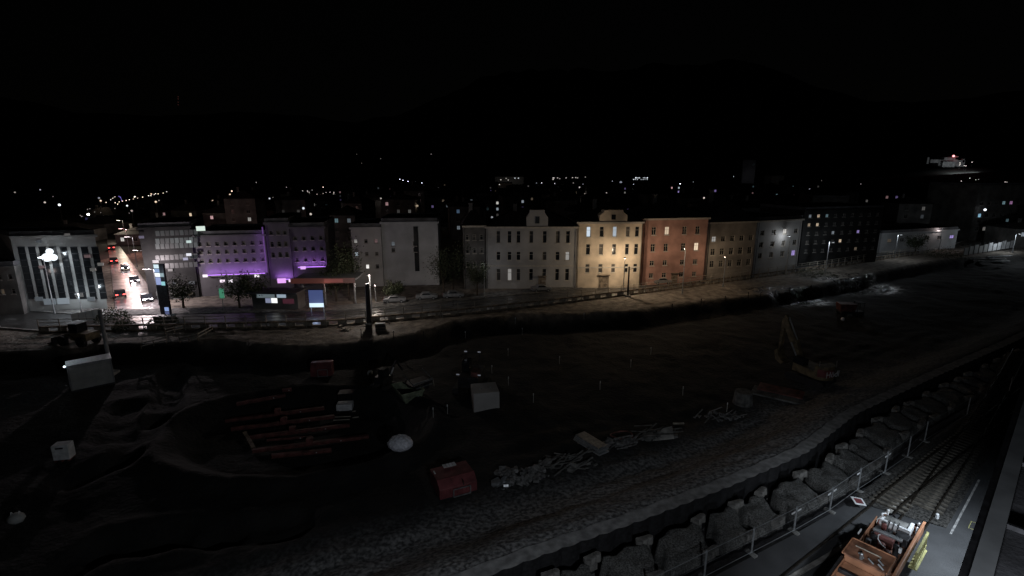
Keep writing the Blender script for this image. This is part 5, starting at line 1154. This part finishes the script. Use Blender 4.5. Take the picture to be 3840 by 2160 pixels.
# flood lamps of the station building, and an added spot for the hopper
mt = thing('flood_mast', 'flood lamp bracket on the station roof below the picture edge', 'flood lamp', (5.5, 4.8, ZR - .2))
q = MB(); q.cyl((0, 0, 0), (0, 0, 1.2), .06); q.build('pole', M['steel'], mt); q = MB(); q.bx(-.3, .3, -.1, .1, 1.2, 1.6); q.build('lamp_head', M['dsteel'], mt)
light('SPOT', (0, .4, 1.6), 5600, (.86, .92, 1), mt, size=.25, target=(2, 42, -16), angle=172, blend=.35, name='flood_light')
light('SPOT', tuple(Vector((29.9, 28.0, 7.2))), 4300, (.80, .90, 1), None, size=.25, target=(30.0, 29.2, 0), angle=140, blend=1.0, name='yard_spot')
light('SPOT', (12.0, 12.4, 10.5), 6000, (.86, .92, 1), None, size=.2, target=(19.4, 24.2, 1.5), angle=44, blend=.9, name='yard_spot')  # spot added to brighten the rail vehicle's hopper, without a fixture
# ================================================================== TREES AND BUSHES
def tree(label, px, py, h, rad, n, group=None, name='bare_tree', crown_z=.62):
    p = G(px, py); t = thing(name, label, 'tree', (p.x, p.y, .1), random.uniform(0, 6), group)
    q = MB(); q.cyl((0, 0, -.2), (0, 0, h * .45), .22, .14, n=7)
    tips = []
    for i in range(8):
        a = i * 2.4; z0 = h * random.uniform(.28, .45); r = rad * random.uniform(.5, .95); tip = Vector((math.cos(a) * r, math.sin(a) * r, h * random.uniform(.6, .97)))
        q.cyl((0, 0, z0), tip, .08, .02, n=5); tips.append(tip)
    q.build('trunk', M['bark'], t)
    q = MB()
    for i in range(n):
        tp = random.choice(tips); c = tp * random.uniform(.55, 1.05) + Vector((random.gauss(0, rad * .22), random.gauss(0, rad * .22), random.gauss(0, h * .07)))
        s_ = random.uniform(.10, .24); a = Vector((random.gauss(0, 1), random.gauss(0, 1), random.gauss(0, 1))).normalized(); b = a.orthogonal().normalized()
        q.add([c - a * s_, c + b * s_ * .5, c + a * s_, c - b * s_ * .5], [(0, 1, 2, 3)])
    q.build('crown', M['leaf'], t); return t
for px, py, h, r, lab in [(1262, 1130, 9, 3, 'dark tree in the gap beside the violet lit hotel'), (1310, 1125, 11, 3.2, 'taller dark tree in the gap before the dim grey house'), (1665, 1118, 9, 3, 'dark tree beside the whitish block'),
                          (1700, 1112, 11, 3.4, 'tallest dark tree between the whitish block and the dark house'), (1790, 1112, 7, 2.4, 'small dark tree before the dark narrow house'), (1480, 1128, 4, 1.8, 'low round tree at the foot of the whitish block'),
                          (690, 1160, 6, 2.2, 'dark tree in front of the banded office block'), (900, 1160, 6.5, 2.6, 'dark tree in front of the long violet lit wing'), (955, 1160, 6, 2.4, 'second dark tree in front of the long violet lit wing'),
                          (3180, 975, 7, 3, 'dark tree before the dark apartment block'), (3430, 955, 6, 2.6, 'dark tree against the low pale hall')]:
    tree(lab, px, py, h, r, 1500)
def bush(label, px, py, h, rad, n=900, group=None):
    p = G(px, py); q = MB()
    for i in range(n):
        a = random.uniform(0, 6.28); r = rad * math.sqrt(random.random()); z = h * random.random() * (1 - (r / rad) ** 2 * .7)
        c = Vector((r * math.cos(a), r * math.sin(a), z)); s_ = random.uniform(.08, .2); u = Vector((random.gauss(0, 1), random.gauss(0, 1), random.gauss(0, 1))).normalized(); v = u.orthogonal().normalized()
        q.add([c - u * s_, c + v * s_ * .5, c + u * s_, c - v * s_ * .5], [(0, 1, 2, 3)])
    o = q.build('bush', M['leaf']); o.location = p; return tag(o, label, 'bush', group)
bush('dark twiggy bush beside the wet patch and the tall mast', 425, 1205, 2.6, 2.6)
bush('dark bush between the hoarding boards and the wet patch', 470, 1235, 1.8, 1.8)
bush('dark bush on the other side of the wet patch', 612, 1225, 2.2, 2.4)
bush('large dark bush at the far end of the railing', 3540, 965, 3.4, 5.0, 1600)
bush('dark bush on the verge before the apartment block', 3060, 1035, 1.8, 4.5)
p = G(622, 1218); q = MB(); q.bx(-1.5, 1.5, -.6, .6, 0, 1.5); q.mi = 1; q.bx(-1.6, 1.6, -.7, .7, 1.503, 1.6); o = q.build('waste_bin_box', [M['dark_wall'], M['cladding']]); o.location = p; tag(o, 'dark box shaped bin store beside the wet patch', 'bin store')
# ================================================================== FAR LIGHTS AND LANDMARKS
def far_lamp(px, py, Y, col, st, k=1.0, lab=None, grp=None, nm='distant_lamp'):
    d_ = ray(px, py)
    if d_[2] < 0: Y = min(Y, (H - 5) / -d_[2] * d_[1])
    P = D(px, py, Y); r = .00075 * Y * k; q = MB(); q.ball((0, 0, 0), r, n=8); q.mi = 1
    gz = float(far_z(np.array([[P.x]]), np.array([[P.y]]))[0, 0]); q.cyl((0, 0, -r), (0, 0, min(-r * 2, max(gz - P.z - .5, -12))), r * .15, n=4)
    o = q.build(nm, [em(col, st), M['dsteel']]); o.location = P
    tag(o, lab, 'lamp', grp); return o
W1 = (1, .82, .62); W2 = (1, .93, .85); C1 = (.85, .92, 1)
hillside = [(398,759,1),(415,749,.7),(423,743,.6),(431,738,.6),(432,760,1),(441,765,1.2),(447,757,1),(459,754,1),(473,752,1.1),(485,749,1),(500,746,.6),(516,743,.6),(535,739,1.3),(557,734,1),(566,734,1),(578,730,.7),(583,726,.7),(593,727,1.2),(612,724,.8),(625,719,.6)]
for px, py, s_ in hillside: far_lamp(px, py, 620 + (px - 400) * 1.0, W1 if random.random() < .7 else W2, 2.2 * s_, .9, 'tiny warm lamp in the rising row of lamps on the hillside road', 'lamps along the hillside road')
for px, py, s_ in [(337,782,.6),(328,785,.5),(371,782,.7),(372,790,.5),(355,795,.3),(378,797,.3),(401,783,.7),(417,782,.6),(431,782,.4),(301,808,.4),(307,812,.7),(596,752,1),(597,785,1),(809,758,.6),(929,756,.8),(871,718,.4),(961,684,.6),(199,737,.3),(485,799,.4)]:
    far_lamp(px, py, 520, W2, 1.6 * s_, .7, 'faint single lamp on the dark slope below the hillside road', 'scattered lamps on the slope')
for px, py in [(452, 741), (455, 746), (456, 751), (450, 738), (446, 736)]: far_lamp(px, py, 650, (.35, .3, 1), 1.2, .7, 'bluish lamp in the small curve above the hillside road', 'bluish lamps above the hillside road')
o = far_lamp(331, 804, 480, (1, .98, 1), 14, 2.6, 'brightest white star like floodlight low on the slope', None, 'distant_floodlight')
cl = [(818,283,.6),(865,278,1),(865,296,.6),(810,315,.8),(785,334,.6),(932,274,.8),(932,290,.9),(955,297,.8),(995,268,.4),(955,315,.5),(1000,318,.8),(1063,325,.6),(1148,315,.6),(1188,301,.6),(1243,297,.8),(1295,300,1),(1295,320,.8),(1373,277,1.1),(1423,282,.8),(1442,282,.8),(905,310,.5),(880,310,.3),(640,229,.4),(588,375,.5),(455,370,.25)]
for x, y, s_ in cl: far_lamp(900 + x * .2717, 640 + y * .2717, 900, W2, 1.6 * s_, .75, 'small white light in the distant cluster of windows past the hotel', 'lights of the distant window cluster')
far_lamp(1212, 702, 900, W1, 3, .9, 'single brighter lamp just above the distant window cluster')
for px, py, s_ in [(1499,672,1.2),(1511,676,1.3),(1530,680,1.3),(1557,681,.5),(1582,686,1.3)]: far_lamp(px, py, 1100, (.72, .74, 1), 3.5 * s_, .85, 'bluish white lamp in the short falling row on the horizon', 'bluish row of lamps on the horizon')
for px, py, s_ in [(1617,578,.35),(1427,595,.15),(1338,578,.12),(1428,595,.12),(1356,612,.12),(3228,690,.4),(3081,677,.15)]: far_lamp(px, py, 2300, W2, 1.5 * s_, .7, 'very faint lone light high on the dark mountain', 'faint lights on the mountain')
for px, py, s_ in [(2296,679,.5),(2358,691,.8),(2376,691,.8),(2382,692,.6),(1988,688,.6),(2000,688,.6),(2012,686,.4),(2004,691,.5),(2031,686,1.6),(2080,688,.9),(2170,693,1),(2182,693,1),(2186,691,.8),(2751,662,.6),(2785,661,.5),(2814,669,.4),(2782,692,1),(2875,679,.7),(2951,685,1),(2964,685,.5),(1840,692,.4),(1873,692,.6),(2600,682,.3)]:
    far_lamp(px, py, 950, C1, 1.8 * s_, .75, 'small cool street light on the flat horizon of the town', 'town lights on the horizon')
far_lamp(2320, 691, 700, (.85, .88, 1), 5, 2.4, 'bright white dome of light on the horizon above the cream house', None, 'distant_floodlight'); far_lamp(2328, 684, 705, (.6, .65, .8), .35, 3.2, 'dull glowing ball added as a halo just above the bright white dome of light')  # the second, dimmer ball is the halo of the dome, modelled as emission
far_lamp(2550, 691, 700, (.85, .92, 1), 4.5, 1.9, 'second bright floodlight on the horizon above the orange red house', None, 'distant_floodlight')
for px, py, s_ in [(3600,611,1.3),(3600,616,.9),(3598,619,.7),(3616,621,1),(3622,622,1.1),(3645,608,.8)]: far_lamp(px, py, 1380, W2, 2.2 * s_, .7, 'white lamp below the fortress wall', 'lamps at the foot of the fortress')
for px, py, s_ in [(3637,668,.9),(3605,679,.9),(3592,686,.6),(3626,690,.9),(3636,690,1.2),(3659,674,.6),(3683,683,.7),(3695,684,.5),(3670,673,.3),(3769,682,.9),(3776,683,.6)]: far_lamp(px, py, 900, W2, 2.0 * s_, .7, 'small lamp of the old town under the fortress hill', 'lamps of the old town under the fortress')
# mast with faint red lights on the left ridge, hut on the mountain
for px, py in [(668, 363), (668, 371), (668, 383), (668, 393)]: far_lamp(px, py, 4300, (1, .35, .3), .05, .9, 'faint reddish light of the ridge top transmitter', 'lights of the ridge top transmitter')
for px, py in [(2224, 391), (2230, 389), (2236, 391)]: far_lamp(px, py, 4600, (1, .85, .7), .12, .9, 'faint warm light of the mountain top hut', 'lights of the mountain top hut')
# far town buildings
def far_block(label, px0, px1, y0, y1, Y, glowcol, st, lights, name='distant_building'):
    a = D(px0, y0, Y); b = D(px1, y1, Y); t = thing(name, label, 'building', (a.x, Y, 0)); W = b.x - a.x; z0, z1 = b.z, a.z
    q = MB(); q.bx(0, W, 0, 25, -1, z1); q.build('wall', mat(name + '_wall', glowcol, .9, var=.15, scale=.05), t)
    for px, py, c, s_ in lights:
        P = D(px, py, Y); x = P.x - a.x; r = Y * .00085; q = MB(); q.bx(x - r, x + r, -.3, -.01, P.z - r * .7, P.z + r * .7); q.build('window', em(c, s_), t)
    q = MB(); q.bx(-.5, W + .5, -.5, 25.5, z1 + .01, z1 + 1); q.build('roof', M['roof'], t)
    light('AREA', (W / 2, -Y * .03, z0), st * .03, (1, .95, .9), t, size=W, sy=3, target=(W / 2, 10, (z0 + z1) / 2), name='facade_light')
    return t
far_block('faintly lit long flat building on the horizon, first of two', 1856, 1964, 663, 682, 1000, (.3, .29, .28), 9000, [(1878, 674, W2, .8), (1898, 669, W2, .4), (1906, 675, W2, .6), (1931, 668, C1, 1), (1944, 668, C1, 1)])
far_block('low brownish lit building in front of the long flat one on the horizon', 1840, 1920, 687, 696, 800, (.3, .24, .2), 2500, [(1873, 692, W1, .6)])
far_block('dark building with clusters of white windows on the horizon', 2060, 2200, 662, 690, 1000, (.1, .1, .1), 500, [(2074, 667, W2, 1), (2078, 667, W2, .8), (2074, 673, W2, 1), (2091, 667, W2, .7), (2099, 670, W2, .4), (2123, 667, W2, .6), (2147, 666, W2, .8), (2159, 666, W2, .8), (2166, 667, W2, .6), (2195, 664, W2, .4), (2150, 686, W2, .3)])
far_block('distant building with two bright rows of windows', 2374, 2432, 662, 680, 900, (.1, .1, .1), 300, [(x, 667, C1, s_) for x, s_ in ((2384, 2.5), (2389, 1), (2394, .8), (2398, 1.2), (2413, 1), (2418, 1.2), (2427, 2.5))] + [(x, 673, C1, s_) for x, s_ in ((2376, 1.2), (2382, .7), (2390, .7), (2404, .5), (2412, .8), (2419, .6), (2427, .6))])
far_block('dim bluish high rise tower above the town', 2788, 2829, 600, 668, 900, (.22, .23, .28), 4200, [(2826, 617, TEAL, .05)], name='high_rise_tower')
far_block('very dim long building beside the bluish high rise tower', 2895, 2940, 659, 672, 900, (.3, .28, .28), 700, [])
# fortress on its hill
fz = 1420; base = D(3540, 614, fz)
ft_ = thing('fortress', 'floodlit pale fortress on a dark hill with walls and corner turret', 'fortress', (base.x, fz, base.z - 25))
def fx(px): return D(px, 600, fz).x - base.x
def fzz(py): return D(3560, py, fz).z - base.z + 25
wallm = mat('fortress_stone', (.32, .33, .33), .9, var=.25, scale=.08)
for nm, x0, x1, y0, y1, d in [('main_wall', 3541, 3592, 590, 614, 30), ('lower_wall', 3522, 3540.5, 599, 612, 24), ('long_wall', 3490, 3521.5, 598, 602, 8), ('turret', 3477, 3484, 590, 606, 8), ('side_wall', 3592.5, 3620, 601, 617, 22), ('turret', 3611, 3618, 596, 600.8, 10), ('tower', 3582, 3592, 586, 589.8, 14), ('bastion', 3530, 3575, 606, 618, 10)]:
    q = MB(); ya = -3 if nm == 'bastion' else 0
    q.bx(fx(x0), fx(x1), ya - (4 if nm == 'bastion' else 0), d, fzz(y1) - 6, fzz(y0)); o = q.build(nm, wallm, ft_)
    if nm in ('main_wall', 'turret', 'side_wall'):
        q = MB(); m_ = (fx(x0) + fx(x1)) / 2; e = (fx(x1) - fx(x0)) / 2 + .6
        q.add([(m_ - e, ya - .6, fzz(y0) + .02), (m_ + e, ya - .6, fzz(y0) + .02), (m_ + e, d + .6, fzz(y0) + .02), (m_ - e, d + .6, fzz(y0) + .02), (m_ - e * .5, d / 2, fzz(y0) + 2.5), (m_ + e * .5, d / 2, fzz(y0) + 2.5)], [(0, 1, 5, 4), (1, 2, 5), (2, 3, 4, 5), (3, 0, 4)])
        q.build('roof', M['roof'], o)
q = MB(); P = fx(3578); q.ball((P, 4, fzz(585)), 2.6, n=12); q.build('beacon', em((1, .32, .34), 3.2), ft_); q = MB(); q.cyl((P, 6, fzz(590)), (P, 6, fzz(579)), .3); q.build('beacon_mast', M['dsteel'], ft_)
light('AREA', (fx(3560), -60, fzz(640)), 9000, (.9, .95, 1), ft_, size=70, sy=6, target=(fx(3560), 5, fzz(600)), name='fortress_floodlight')
light('POINT', (P, -6, fzz(583)), 1500, (1, .1, .12), ft_, size=1, name='beacon_light')
